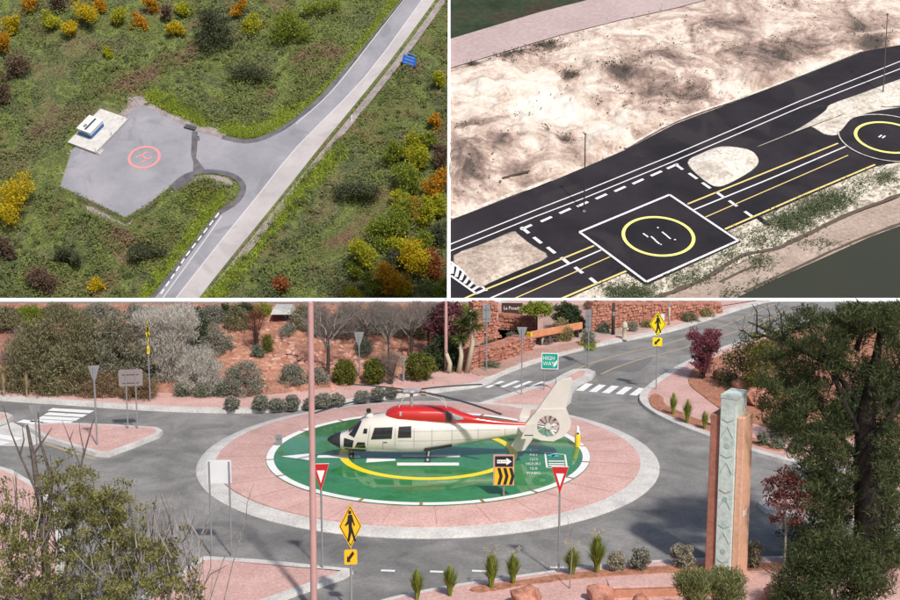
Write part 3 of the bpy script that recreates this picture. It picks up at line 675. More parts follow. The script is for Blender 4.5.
# pad circle and letter
c1 = S1.ab(144.3, 157.3); k1m = mpp(S1.hit(144, 157))
ring(S1, c1, 13.6*k1m, 16.4*k1m, .06, 56).sheetbuild('pad_ring', 'paint_coral', r1)
for q in ((-4.5, -6.5, -4.5, 6.5), (4.5, -6.5, 4.5, 6.5), (-4.5, 0, 4.5, 0)):
    ca, sa = math.cos(-.9), math.sin(-.9); pts = [(c1[0]+(x*ca-y*sa)*k1m, c1[1]+(x*sa+y*ca)*k1m) for x, y in (q[:2], q[2:])]
    stroke(S1, None, 1.7*k1m, .066, ab=pts).sheetbuild('pad_letter', 'paint_coral', r1)
for u, v in ((101, 187.5), (103.5, 187), (110, 186)): MB().box((*S1.ab(u, v), .08), (.7, .25, .1), .6).v
for i in range(26):
    e0 = [(60, 188.5), (90, 203), (112, 214), (125, 221), (150, 206), (172, 188)] if i % 2 else [(60, 188.5), (66, 168), (72, 150)] if i % 4 == 0 else [(112, 214), (125, 221), (150, 206)]
    k_ = random.randrange(len(e0)-1); f_ = random.random(); cu, cv = e0[k_][0]*(1-f_)+e0[k_+1][0]*f_+random.gauss(0, 1.5), e0[k_][1]*(1-f_)+e0[k_+1][1]*f_+random.gauss(0, 1.2); rr = random.uniform(.8, 2.6)
    structure(MB().sheet(poly_on(S1, [(cu+rr*random.uniform(.5, 1.3)*math.cos(q*.785), cv+rr*.62*random.uniform(.5, 1.3)*math.sin(q*.785)) for q in range(8)], 2), .052+i*.0011, W1).sheetbuild('dirt_patch', ['gravel_mauve', 'asphalt_pale'][i % 2]))
# container on its platform
def on_slab(pl, name, label, cat, u, v, rz=0, group=None, h=0): return thing(name, label, cat, pl.hit(u, v, h), rz, group, slope=pl.s)
pa = [Vector(S1.ab(u, v)) for u, v in ((72.5, 140.5), (91.7, 157.8), (124.5, 123.5), (105.5, 109.5))]
ex = (pa[2]-pa[1]); rzc = math.atan2(ex.y, ex.x); Lp = ex.length; Wp = (pa[0]-pa[1]).length; pc = (pa[0]+pa[2])/2
pf = thing('platform', 'pale concrete platform at the edge of the hillside pad', 'platform', S1.w(pc.x, pc.y, .02), rzc, slope=S1.s)
MB().box((0, 0, .25), (Lp, Wp, .6)).build('slab', 'concrete', pf, bevel=.04)
for i in range(3): MB().box((-Lp*.5+.9, -Wp*.5-.35-.3*i, .2-.16*i), (1.5, .3, .5-.16*i)).build('step', 'concrete', pf)
for x, y in ((-.48, -.48), (0, -.48), (.48, -.48), (.48, .45)): MB().tube([(Lp*x, Wp*y, .5), (Lp*x, Wp*y, 1.5)], .05, 6).build('rail_post', 'metal', pf)
ca_ = [Vector(S1.ab(u, v)) for u, v in ((80.5, 136), (94, 141.5), (103.5, 128), (96.5, 119))]
cc = (ca_[0]+ca_[2])/2; Lc = (ca_[2]-ca_[1]).length; Wc = (ca_[0]-ca_[1]).length*.95
ct = thing('equipment_container', 'white equipment container with blue base on the pale platform', 'container', S1.w(cc.x, cc.y, .57), rzc, slope=S1.s)
MB().box((0, 0, .45), (Lc, Wc, .9)).build('base', 'container_blue', ct, bevel=.03)
MB().box((0, 0, 1.3), (Lc+.05, Wc+.05, .8)).build('body', 'container_white', ct, bevel=.05)
MB().box((0, 0, 1.74), (Lc+.25, Wc+.2, .08)).build('roof', 'container_white', ct, bevel=.02)
MB().box((0, -.2, 1.85), (Lc*.85, .35, .16)).build('roof_rail', 'heli_dark', ct); MB().box((-Lc*.2, .5, 1.9), (.8, .5, .25)).build('roof_unit', 'metal', ct)
MB().box((-Lc*.5-.04, 0, .7), (.05, Wc*.5, 1.0)).build('door', 'container_blue', ct)
# drain headwall and gate post by the pad mouth
dh = on_slab(S1, 'drain_headwall', 'dark drain headwall at the mouth of the hillside pad', 'drain', 190.5, 128, -.35)
MB().box((0, 0, .25), (2.6, 1.1, .6)).build('headwall', 'asphalt_patch', dh, bevel=.05); MB().box((.1, -.15, .57), (1.9, .45, .06)).build('grate', 'heli_dark', dh)
for x in (-.5, 0, .5): MB().box((.1+x, -.15, .605), (.06, .45, .03)).build('grate_bar', 'metal', dh)
gpst = on_slab(S1, 'marker_post', 'small dark post beside the strip of patched tarmac', 'post', 199, 140); MB().tube([(0, 0, 0), (0, 0, .9)], .1, 8).build('post', 'heli_dark', gpst); MB().box((0, 0, .95), (.3, .2, .14)).build('cap', 'heli_dark', gpst)
wp = on_slab(S1, 'marker_post', 'thin white post at the upper left edge of the hillside pad', 'post', 124, 121); MB().tube([(0, 0, 0), (0, 0, 1.6)], .07, 8).build('post', 'sign_white', wp); MB().box((0, 0, 1.6), (.25, .2, .14)).build('cap', 'metal', wp)
# blue direction sign
bs_ = S1.hit(409, 67.5); s_ = mpp(bs_)
sg = thing('direction_sign', 'blue road direction sign beside the hillside road', 'sign', bs_, .0)
def tilted(pts, a): return [(x*math.cos(a)-z*math.sin(a), z*math.sin(0)+x*math.sin(a)+z*math.cos(a)) for x, z in pts]
bp = [(-6.5*s_, 8.5*s_), (-4.5*s_, 13*s_), (7.5*s_, 8.5*s_), (6.5*s_, 1.2*s_), (-7.5*s_, 4*s_)]
bp = [(-7.3*s_, 5*s_), (-5.2*s_, 13.2*s_), (7.6*s_, 9*s_), (6.2*s_, .8*s_)]
MB().prism(bp, 0, .08, lambda a, b, h: (a, -h, b)).build('panel', 'sign_blue', sg)
cb = Vector((sum(p[0] for p in bp)/4, sum(p[1] for p in bp)/4))
for t, w_ in ((.72, .12), (.38, .10), (.05, .12), (-.3, .1)):
    c_ = cb+Vector((.6, 2.0))*t*1.0; dx = Vector((12.8, -4.2)).normalized()*(1.0+.25*random.random())
    MB().prism([tuple(c_-dx+Vector((0, -w_))), tuple(c_+dx+Vector((0, -w_))), tuple(c_+dx+Vector((0, w_))), tuple(c_-dx+Vector((0, w_)))], .081, .09, lambda a, b, h: (a, -h, b)).build('print_line', 'sign_blue_pale', sg)
for x in (-3, 4): MB().tube([(x*s_, .08, -.6), (x*s_, .08, 9*s_)], .07, 6).build('post', 'metal', sg)
kmst = S1.hit(351.5, 121); km = thing('marker_post', 'short white kilometre post below the blue direction sign road edge', 'post', kmst); MB().tube([(0, 0, -.2), (0, 0, 1.2)], .12, 8).build('post', 'sign_white', km); MB().tube([(0, 0, 1.2), (0, 0, 1.32)], [.12, .05], 8).build('cap', 'sign_white', km)
# undergrowth (uncountable): low leaves and taller brush in patches
N = 210000
uu = rng.uniform(-60, 480, N); vv = rng.uniform(-30, 330, N); dv_ = dist_line(uu, vv, paved1, True); ok = ~inside(uu, vv, paved1) & (dv_ > 1.5)
plat = [(69, 141), (91, 164), (131, 124), (105, 102)]; ok &= ~inside(uu, vv, plat)
uu, vv, dv_ = uu[ok], vv[ok], dv_[ok]
B0 = hit_np(S1, uu, vv, h1(uu, vv)); hb = np.array([max(0, noise.fractal(Vector((p[0]*.12, p[1]*.10, p[2]*.1+3.3)), .9, 2, 3)+.16)*4.2 for p in B0])*np.clip((dv_-8)/14, 0, 1)
B0[:, 2] += rng.uniform(0, 1, len(B0))**.6*(hb+.12)
D_ = np.tile(np.array([[0, -.3, 1.0]]), (len(B0), 1))
Q = leaves_flat(B0, .42, .28, S1.n, .45)
tag(quads_obj('undergrowth', Q, 'meadow_leaf'), 'dense autumn undergrowth of green and brown brush over the hillside', 'undergrowth', None, 'stuff')
n_ = 1500; uc = rng.uniform(-50, 470, n_); vc = rng.uniform(-20, 320, n_); ok = ~inside(uc, vc, paved1) & (dist_line(uc, vc, paved1, True) > 9) & ~inside(uc, vc, plat)
cl = np.array([noise.fractal(Vector((a*.012, b_*.016, 7.7)), .9, 2, 3) for a, b_ in zip(uc, vc)]); ok &= cl > -.12
uc, vc = uc[ok], vc[ok]; Cc = hit_np(S1, uc, vc, h1(uc, vc)); rc = rng.uniform(.4, 1.35, len(Cc)); Cc[:, 2] += rc*.5
off = unit(rng.normal(size=(len(Cc)*60, 3)))*(rng.uniform(0, 1, (len(Cc)*60, 1))**.4)*np.repeat(rc, 60)[:, None]; off[:, 2] *= .8
tag(quads_obj('brush_thicket', leaves_flat(np.repeat(Cc, 60, 0)+off, .34, .24, S1.n, .7), 'brush_leaf'), 'merging low brush thickets across the hillside', 'brush', None, 'stuff')
ea = np.array([(141, 103), (118, 121), (60, 188.5), (90, 203), (112, 214), (125, 221), (150, 206), (172, 188)]); i_ = rng.integers(2, len(ea)-1, 4200); t_ = rng.uniform(0, 1, 4200)[:, None]; pe = ea[i_]*(1-t_)+ea[i_+1]*t_+rng.normal(size=(4200, 2))*np.array([1.5, 1.3]); pe = pe[~inside(pe[:, 0], pe[:, 1], plat)]
Be = hit_np(S1, pe[:, 0], pe[:, 1], np.full(len(pe), .1)); tag(quads_obj('edge_weeds', leaves_flat(Be, .34, .2, S1.n, .5), 'meadow_leaf'), 'weeds creeping over the worn edges of the hillside pad', 'weeds', None, 'stuff')
# bright verge grass along the roads
vl = [([(300, 117), (332, 86), (372, 34), (402, -6)], 7), ([(226, 133), (248, 137), (268, 131), (300, 110)], 12), ([(206, 306), (240, 268), (292, 203), (342, 152)], 9), ([(216, 205), (182, 250), (146, 300)], 9), ([(188, 202), (206, 200), (218, 198)], 8), ([(150, 96), (176, 108), (204, 122)], 7)]
un = []
for L, wd in vl:
    n = int(2200*wd); a = np.array(smooth_line(L, 8)); i = rng.integers(0, len(a)-1, n); t = rng.uniform(0, 1, n)[:, None]
    p = a[i]*(1-t)+a[i+1]*t+rng.normal(size=(n, 2))*wd*.42; un.append(p)
un = np.concatenate(un); ok = ~inside(un[:, 0], un[:, 1], paved1) & (dist_line(un[:, 0], un[:, 1], paved1, True) > 3.5); un = un[ok]
B0 = hit_np(S1, un[:, 0], un[:, 1], h1(un[:, 0], un[:, 1])); B0[:, 2] += rng.uniform(.0, .45, len(B0))
tag(quads_obj('verge_grass', leaves(B0, .5, .22, np.tile(np.array([[0, -.2, 1.]]), (len(B0), 1)), 1.0), 'verge_green'), 'bright green verge grass along the hillside road', 'grass', None, 'stuff')
# small rocks lying on the sand (uncountable)
# countable trees: u, v of crown centre, width, height in px, leaf material, label
T1 = [(12, 205, 36, 40, 'tree_yellow', 'large yellow tree at the left edge, lower left of the hillside pad'), (96, 287, 15, 15, 'tree_yellow', 'small bright yellow tree on the slope below the hillside pad'),
 (31, 9, 12, 16, 'tree_orange', 'small orange tree near the top left corner of the wood'), (53, 25, 19, 17, 'tree_lime', 'yellow-green bush right of the top left orange tree'), (88, 17, 26, 24, 'tree_yellow', 'yellow tree at the top of the wood, above the platform'),
 (100, 7, 12, 16, 'tree_orange', 'orange tree touching the top yellow tree of the wood'), (4, 50, 12, 20, 'tree_orange', 'orange tree at the left edge high in the wood'), (108, 53, 10, 9, 'tree_lime', 'tiny yellow-green bush midway between top yellow tree and platform'),
 (152, 8, 12, 16, 'tree_orange', 'orange tree at the top left of the dark conifer'), (166, 15, 12, 18, 'tree_mauve', 'brown-leaved tree at the top left of the dark conifer'), (183, 12, 16, 16, 'tree_lime', 'yellow-green tree close to the left of the dark conifer'),
 (239, 13, 12, 16, 'tree_orange', 'orange-yellow tree right of the dark conifer'), (288, 30, 34, 38, 'tree_green', 'broad green bush between the dark conifer and the hillside road'), (256, 74, 44, 22, 'tree_dark', 'dark grey-green thicket below the broad green bush'),
 (320, 12, 30, 18, 'tree_green', 'green tree at the top beside the hillside road'), (439, 82, 12, 18, 'tree_lime', 'narrow yellow tree below the blue direction sign'), (436, 124, 11, 17, 'tree_orange', 'small orange tree below the narrow yellow one right of the road'),
 (414, 145, 24, 18, 'tree_lime', 'low yellow-green tree at the head of the right tree line'), (419, 163, 28, 30, 'tree_lime', 'bright lime tree above the round orange tree'), (409, 186, 32, 34, 'tree_green', 'green tree left of the round orange tree'),
 (434, 191, 21, 28, 'tree_orange', 'round orange tree at the right edge of the wood'), (395, 230, 40, 42, 'tree_green', 'wide green tree in the middle of the right tree line'), (376, 236, 24, 30, 'tree_green', 'smaller green tree leaning on the wide green tree'),
 (427, 219, 16, 30, 'tree_lime', 'slim yellow-green tree under the round orange tree'), (412, 210, 12, 24, 'tree_orange', 'slim amber tree between the wide green and slim lime trees'), (369, 264, 25, 29, 'tree_lime', 'round yellow-green tree at the lower left of the tree line'),
 (388, 288, 32, 32, 'tree_orange', 'amber tree at the lower edge of the tree line'), (374, 292, 16, 24, 'tree_green', 'green bush against the lower amber tree'), (418, 268, 32, 36, 'tree_yellow', 'round golden tree near the lower right of the tree line'), (437, 270, 16, 28, 'tree_rust', 'rust red tree beside the round golden tree'),
 (353, 297, 22, 16, 'tree_lime', 'yellow-green bush cut by the low white wall'), (280, 289, 14, 22, 'tree_rust', 'small rust brown tree alone below the hillside road'), (393, 262, 16, 30, 'tree_dark', 'slender dark tree between the amber and golden trees'),
 (352, 190, 44, 22, 'tree_dark', 'dark thicket left of the lime trees'), (440, 165, 14, 24, 'tree_mauve', 'brown-leaved tree above the round orange tree'), (58, 6, 18, 20, 'tree_mauve', 'mauve-brown tree at the top between orange and yellow trees'),
 (18, 70, 30, 22, 'tree_mauve', 'reddish brown thicket at the left edge of the wood'), (5, 100, 18, 18, 'tree_mauve', 'small reddish bush at the left edge level with the platform'), 
 (12, 28, 16, 18, 'tree_yellow', 'yellow tree between the left edge orange and top left orange trees'), (72, 30, 18, 14, 'tree_yellow', 'low yellow bush under the mauve-brown tree at the top'), (118, 20, 16, 16, 'tree_lime', 'yellow-green tree right of the top yellow tree'), (140, 24, 14, 14, 'tree_orange', 'low orange bush below the top orange tree left of the conifer'), (176, 30, 14, 14, 'tree_yellow', 'small yellow bush at the left foot of the dark conifer'), (252, 28, 16, 20, 'tree_lime', 'yellow-green bush between the conifer and broad green bush'), (398, 156, 22, 22, 'tree_green', 'green tree left of the bright lime tree'), (404, 206, 22, 24, 'tree_lime', 'lime tree above the wide green tree'), (438, 212, 16, 20, 'tree_lime', 'lime bush at the right edge under the round orange tree'), (402, 250, 20, 20, 'tree_lime', 'lime bush under the wide green tree'), (424, 246, 20, 22, 'tree_green', 'green tree right below the wide green tree'), (356, 276, 14, 16, 'tree_green', 'small green bush left of the round yellow-green tree'), (404, 292, 18, 18, 'tree_yellow', 'golden bush between the lower amber and golden trees'), (430, 142, 16, 20, 'tree_green', 'green bush at the right edge of the head of the tree line'),
 (66, 255, 26, 24, 'tree_dark', 'dark bush below left of the hillside pad'), (140, 252, 34, 22, 'tree_dark', 'dark bush under the lower corner of the hillside pad'), (40, 282, 34, 24, 'tree_mauve', 'dark brown bush at the lower left of the wood'), (6, 252, 16, 22, 'tree_mauve', 'brown bush under the large yellow tree'),
 (438, 232, 18, 30, 'tree_dark', 'dark tree at the right edge beneath the round orange tree'), (440, 296, 22, 24, 'tree_green', 'green bush in the lower right corner of the wood')]
for u, v, wd, ht, mt, lab in T1:
    b = S1.hit(u, v+ht*.46, float(h1(u, v+ht*.46))); k = mpp(b); W_, H_ = wd*k*1.12, ht*k*1.1
    n = int(14+wd*ht/30)
    W_ *= 1.45 if mt == 'tree_dark' else 1.3; H_ *= .85 if mt == 'tree_dark' else 1.25; plant('autumn_tree' if mt not in ('tree_dark',) else 'dark_bush', lab, 'tree', b, W_, H_, mt, (.38, .28), int(n*1.6), 40, 'lobes', W_*.9, .02*H_, .12*(W_+H_)/2+.42, 'bark', 5, .08, 'trees in the hillside wood', trunk=(.11, H_*.45), crown='crown')
b = S1.hit(215, 50); k = mpp(b)
plant('conifer', 'tall dark conifer at the top of the hillside wood', 'tree', b, 40*k, 52*k, 'tree_dark', (.55, .25), 110, 40, 'column', None, .2, 1.3, 'bark', 6, .1, 'trees in the hillside wood', trunk=(.25, 8), crown='crown')
# ================================================================ PLACE 2: the black pads on the sand flat (slope, right)
asph = [(450, 221), (515, 196), (550, 182), (590, 165), (625, 150), (675, 124), (775, 87), (825, 67), (865, 51), (900, 45), (1020, 20), (1020, 105), (900, 162), (876, 166), (727, 231), (741, 241.5), (646, 285.5), (626, 272.5), (563, 300.5), (450, 350), (450, 350)]
water = [(690, 322), (737, 297.5), (780, 277), (830, 255), (870, 237), (900, 226), (1040, 165), (1040, 360), (690, 360)]
fieldp = [(450, 39), (500, 24), (540, 12), (580, 2), (640, -14), (700, -40), (450, -75)]
track = [(450, 39), (500, 24), (540, 12), (580, 2), (640, -14), (740, -42), (800, -42), (720, -4), (675, 8), (620, 20), (560, 35), (500, 53), (450, 68)]
bnk = [(520, 325), (563, 301), (626, 273), (646, 286), (741, 242), (727, 231.5), (876, 166.5), (900, 162), (1020, 106), (1020, 150), (900, 197), (840, 218), (790, 240), (720, 272), (680, 290), (620, 320)]
shore = [(620, 322), (680, 291), (720, 273), (790, 241), (840, 219), (900, 198), (1020, 151), (1030, 168), (900, 226.5), (870, 237.5), (830, 255.5), (780, 277.5), (737, 298), (700, 318)]
U, V = grid_uv(450.2, 1040, 2.5, -80, 361, 2.2); flatm = np.zeros(U.shape, bool); dm = np.full(U.shape, 1e9)
for pl_ in (asph, water, fieldp, track, bnk, shore): flatm |= inside(U, V, pl_); dm = np.minimum(dm, dist_line(U, V, pl_, True))
s = np.where(flatm, 0, np.clip((dm-1)/10, 0, 1)); P0 = hit_np(S2, U, V); hh = np.zeros(U.shape)
big = np.clip((215-V)/60, .25, 1)*np.clip((V-15)/40, .3, 1)
for i in range(U.shape[0]):
    for j in range(U.shape[1]): hh[i, j] = (abs(nz(P0[i, j], .1))*1.3+.5*abs(nz(P0[i, j], .33, 2))-.25*abs(nz(P0[i, j], .7, 5)))*big[i, j]+.12
hh = hh*s-.1*(1-s); h2 = hgrid(hh, 450.2, 2.5, 361, 2.2); Pt = hit_np(S2, U, V, hh); Pt[:, 0, 0] = 0
sf = structure(grid_obj('sand_flat', Pt, 'sand', skirt=-61)); tone = np.zeros(U.shape)
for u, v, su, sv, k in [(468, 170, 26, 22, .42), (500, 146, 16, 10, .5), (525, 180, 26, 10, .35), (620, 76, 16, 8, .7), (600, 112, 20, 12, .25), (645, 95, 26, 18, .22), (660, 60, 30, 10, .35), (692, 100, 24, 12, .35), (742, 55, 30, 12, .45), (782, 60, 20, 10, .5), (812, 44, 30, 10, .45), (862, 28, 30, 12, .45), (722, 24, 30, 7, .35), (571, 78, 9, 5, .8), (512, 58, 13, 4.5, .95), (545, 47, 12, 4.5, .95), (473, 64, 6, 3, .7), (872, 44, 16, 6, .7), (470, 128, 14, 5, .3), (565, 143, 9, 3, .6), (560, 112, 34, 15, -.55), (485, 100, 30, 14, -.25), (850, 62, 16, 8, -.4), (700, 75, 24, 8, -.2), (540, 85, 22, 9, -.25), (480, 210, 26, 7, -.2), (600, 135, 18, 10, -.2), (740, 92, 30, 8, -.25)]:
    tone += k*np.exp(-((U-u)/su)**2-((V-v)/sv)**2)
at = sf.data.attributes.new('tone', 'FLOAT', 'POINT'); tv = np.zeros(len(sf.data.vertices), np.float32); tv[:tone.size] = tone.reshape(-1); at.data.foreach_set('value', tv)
W2 = lambda a, b, h: S2.w(a, b, h)
ap = structure(MB().sheet(poly_on(S2, asph), .02, W2).sheetbuild('tarmac', 'asphalt_black'))
structure(MB().sheet(poly_on(S2, water), .02, W2).sheetbuild('river', 'river_water'))
structure(MB().sheet(poly_on(S2, fieldp), .02, W2).sheetbuild('field', 'field_dark'))
structure(MB().sheet(poly_on(S2, track), .03, W2).sheetbuild('track', 'pink_track'))
def mound(name, px, hgt, mat, smooth=4):
    p = poly_on(S2, px, smooth); c = Vector((sum(q[0] for q in p)/len(p), sum(q[1] for q in p)/len(p))); mb = MB(); n = len(p); rings = []
    for t, z in ((1, .022), (.965, .06), (.85, .4), (.65, .75), (.42, .95), (.2, 1.0)):
        rings.append([S2.w(c.x+(q[0]-c.x)*t, c.y+(q[1]-c.y)*t, .022+z*hgt*(1+.5*noise.noise(Vector((q[0]*t*.8, q[1]*t*.8, 1))))) for q in p])
    mb.loft(rings); return structure(mb.build(name, mat, smooth=True))
mound('sand_mound', [(453, 256), (485, 243), (512, 231.5), (519, 235), (533, 246), (548, 257), (520, 270), (490, 283), (478, 288), (463, 273)], .35, 'sand_patch', 3)
mound('sand_mound', [(687, 163), (702, 153), (722, 146.5), (748, 149.5), (758, 158), (756, 167), (740, 178), (719, 187), (704, 181)], .6, 'sand_white')
mound('sand_mound', [(754, 148), (790, 133), (809, 122), (826, 110), (830, 104.5), (862, 93), (900, 79), (960, 60), (1000, 60), (980, 100), (905, 107), (868, 113), (846, 124), (837, 135), (823, 134), (812, 127), (800, 131)], .25, 'sand_white', 3)
# lower bank: mixed growth and shore sand
bnk = [(520, 325), (563, 301), (626, 273), (646, 286), (741, 242), (727, 231.5), (876, 166.5), (900, 162), (1020, 106), (1020, 150), (900, 197), (840, 218), (790, 240), (720, 272), (680, 290), (620, 320)]
structure(MB().sheet(poly_on(S2, bnk), .016, W2).sheetbuild('mixed_bank', 'bank_mixed'))
shore = [(620, 322), (680, 291), (720, 273), (790, 241), (840, 219), (900, 198), (1020, 151), (1030, 168), (900, 226.5), (870, 237.5), (830, 255.5), (780, 277.5), (737, 298), (700, 318)]
structure(MB().sheet(poly_on(S2, shore), .012, W2).sheetbuild('shore', 'shore_sand'))
for px, wd in (([(650, 300), (700, 281), (730, 263), (745, 255), (775, 249), (790, 243), (815, 231), (850, 214), (900, 195), (950, 175)], .4), ([(720, 282), (745, 270), (757, 267)], .25), ([(745, 292), (800, 266), (850, 243), (905, 222)], .25)):
    a = smooth_line(px, 6); mb = MB(); mb.tube([S2.hit(u, v+.6*noise.noise(Vector((u*.2, v, 0))), .03) for u, v in a], [wd*(.5+.5*abs(noise.noise(Vector((u*.15, 2, 0))))) for u, v in a], 5); tag(mb.build('driftwood_line', 'driftwood' if 'driftwood' in M else flat('driftwood', (.10, .075, .06), .9)), None, None, None, 'structure')
# painted lines on the tarmac
def line2(px, wd, mat, name='line', h=.045): return stroke(S2, px, wd, h).sheetbuild(name, mat, ap)
for px in ([(450, 244.7), (535, 210.5), (585, 191), (675, 154.5), (800, 101.2), (900, 61.5), (1000, 20)], [(450, 251.4), (535, 217), (586, 197.6), (675, 161), (800, 107.6), (900, 69), (1000, 29)]): line2(px, .14, 'paint_bright', 'road_line')
for px, wd, mt in (([(687.5, 204.3), (760, 175), (838, 143.5)], .2, 'paint_cream'), ([(694, 210), (770, 179), (846, 146.5)], .17, 'paint_bright'), ([(705.5, 217.3), (780, 185), (848, 155.5)], .12, 'paint_cream'), ([(725, 229.4), (800, 196.5), (875, 164.8)], .22, 'paint_cream'),
                   ([(594, 246), (540, 268), (477, 293.2), (455, 303)], .2, 'paint_cream'), ([(601, 250.3), (550, 272.5), (490, 298.7), (470, 308)], .17, 'paint_bright'), ([(610, 257), (570, 274.5), (514, 299), (490, 310)], .12, 'paint_cream'), ([(626.3, 271.3), (560, 299.5), (535, 311)], .22, 'paint_cream')): line2(px, wd, mt, 'lane_line')
D2 = [(305, 310), (385, 278), (460, 245), (530, 218), (605, 187), (680, 157), (752, 127), (825, 95), (890, 66)]
for x, y in D2: u, v = x/4+450, y/4+150; line2([(u-5.4, v+2.4), (u+5.4, v-2.4)], .32, 'paint_bright', 'dash')
for x, y in [(300, 322), (350, 362), (405, 402), (460, 443), (515, 482), (575, 525)]: u, v = x/4+450, y/4+150; line2([(u-3.8, v-3), (u+3.8, v+3)], .36, 'paint_bright', 'dash')
for x, y in [(15, 68), (72, 105), (125, 143), (180, 180), (232, 215), (295, 258)]: u, v = x/4+675, y/4+150; line2([(u-4, v-2.8), (u+4, v+2.8)], .34, 'paint_bright', 'dash')
line2([(758, 217.5), (768, 225.5)], .55, 'asphalt_black', 'dash', .06)
for px in ([(451, 262), (487, 291)], [(451, 276), (477, 294.5)]): line2(px, .22, 'paint_bright', 'hatch_edge')
for i in range(7): t = i/6; line2([(453+32*t, 264+26*t), (452+25*t, 274+19.5*t)], .3, 'paint_bright', 'hatch_bar', .05)
# square pad
sq = [(579.5, 232.7), (669.5, 195.3), (738, 241.2), (646.3, 282.5)]
p2 = thing('helipad', 'square black helipad with white outline and yellow ring on the sand flat', 'helipad', S2.hit(658, 238))
inv = lambda p: p-p2.location
def padsheet(mb, name, mat, par): 
    mb.v = [tuple(Vector(q)-par.location) for q in mb.v]; return mb.sheetbuild(name, mat, par)
padsheet(MB().sheet(poly_on(S2, sq), .07, W2), 'pad_surface', 'asphalt_black', p2)
for i in range(4): padsheet(stroke(S2, [sq[i], sq[(i+1) % 4]], .26, .085), 'outline', 'paint_bright', p2)
k2 = mpp(S2.hit(658, 237)); cr2 = S2.ab(658.3, 236.6)
padsheet(ring(S2, cr2, 33.2*k2, 36.6*k2, .085, 64), 'touchdown_ring', 'paint_lime', p2)
for a_, b_ in (((643, 234), (646.5, 236.5)), ((651, 237), (655.5, 241)), ((655, 241), (659.5, 244.6)), ((662, 232.5), (667, 236.5)), ((666.5, 236.3), (670.5, 239.5)), ((657, 228), (658.6, 228.6)), ((674, 240), (675.8, 240.6)), ((660.3, 245), (661.6, 245.4)), ((646, 236), (648, 237.8))):
    padsheet(stroke(S2, [a_, b_], .17, .086), 'letter_stroke', 'paint_bright', p2)
# round pad at the right
c3 = S2.ab(887.5, 138); kk = mpp(S2.hit(887, 138)); p3 = thing('helipad', 'round black helipad with yellow ring at the right end of the sand flat', 'helipad', S2.hit(887.5, 138))
pts = [(c3[0]+49*kk*math.cos(i*math.pi/32), c3[1]+49*kk*math.sin(i*math.pi/32)) for i in range(64)]
padsheet(MB().prism(pts, .0, .1, W2), 'pad_surface', 'asphalt_black', p3)
padsheet(ring(S2, c3, 47.3*kk, 48.6*kk, .115, 64), 'outline', 'sand_white', p3); padsheet(ring(S2, c3, 29.6*kk, 32.8*kk, .115, 64), 'touchdown_ring', 'paint_lime', p3)
for a_, b_ in (((878.5, 138), (881.5, 135.8)), ((882, 138.8), (885, 136.6))): padsheet(stroke(S2, [a_, b_], .18, .116), 'letter_stroke', 'paint_bright', p3)
# poles
for u, vb, vt, lab in ((584, 212, 134, 'thin tall pole on the tarmac left of the square pad'), (883, 94, 14, 'thin tall pole in the white sand above the round pad')):
    b = S2.hit(u, vb); ht = zat(b, vt)-b.z; t = thing('lamp_pole', lab, 'pole', b); MB().tube([(0, 0, -.1), (0, 0, ht)], [.075, .05], 8).build('pole', 'heli_dark' if u < 600 else 'metal_dark' if 'metal_dark' in M else gloss('metal_dark', (.10, .085, .075), .6), t)
    MB().box((0, 0, ht), (.22, .22, .14)).build('head', 'heli_dark', t); MB().box((0, 0, .1), (.3, .3, .2)).build('foot', 'metal', t)
for i, (u, v, l) in enumerate([(607, 27, 9), (634, 19, 6), (649, 17, 6), (662, 11, 7), (578, 38, 6)]):
    b = S2.hit(u, v); t = thing('fence_post', ['second', 'third', 'fourth', 'rightmost', 'leftmost'][i]+' thin grey fence post in the sand beside the pink track', 'post', b, 0, 'fence posts by the pink track'); MB().tube([(0, 0, -.1), (0, 0, l*mpp(b))], .05, 6).build('post', 'wall_grey', t); MB().box((0, 0, l*mpp(b)), (.16, .16, .1)).build('cap', 'wall_grey', t)
lg = on_slab(S2, 'fallen_log', 'dark straight log lying on the sand left of the lamp pole', 'log', 516, 174.5, .48, h=float(h2(516, 174.5))+.1); MB().tube([(-1.6, 0, 0), (0, .03, .03), (1.6, 0, 0)], [.12, .14, .1], 8).build('log', 'driftwood', lg); MB().tube([(.6, 0, .05), (.9, .3, .2)], [.06, .03], 6).build('branch_stub', 'driftwood', lg)
# scrub and turf on the flat (uncountable)
sp = []
for u, v, n, su, sv in [(512, 58, 260, 13, 4), (545, 47, 260, 12, 4), (473, 64, 60, 5, 2), (559, 40, 25, 12, 1.5), (571, 77, 120, 6, 4), (615, 72, 150, 10, 5), (775, 8, 80, 22, 4), (690, 95, 120, 14, 8), (662, 106, 60, 10, 5), (564, 142, 60, 8, 3), (547, 134, 25, 2, 2), (515, 118, 30, 12, 4), (470, 128, 40, 8, 3), (785, 48, 90, 12, 6), (877, 40, 90, 14, 5), (700, 30, 60, 10, 6), (840, 24, 50, 20, 8), (620, 97, 30, 8, 4), (598, 110, 20, 6, 3), (650, 60, 50, 16, 8), (737, 52, 60, 12, 5), (676, 45, 40, 10, 4)]:
    sp.append(np.stack([rng.normal(u, su, n), rng.normal(v, sv, n)], 1))
sp = np.concatenate(sp); ok = np.ones(len(sp), bool)
for pl_ in (asph, track, fieldp): ok &= ~inside(sp[:, 0], sp[:, 1], pl_)
sp = sp[ok & (sp[:, 0] > 452)][::3]; C_ = hit_np(S2, sp[:, 0], sp[:, 1], h2(sp[:, 0], sp[:, 1])+.08); C_ = np.repeat(C_, 5, 0)+rng.normal(size=(len(C_)*5, 3))*.16
tag(quads_obj('scrub', leaves(C_, .2, .13), 'scrub'), 'dark low scrub dotted over the pale sand', 'scrub', None, 'stuff')
sp = []
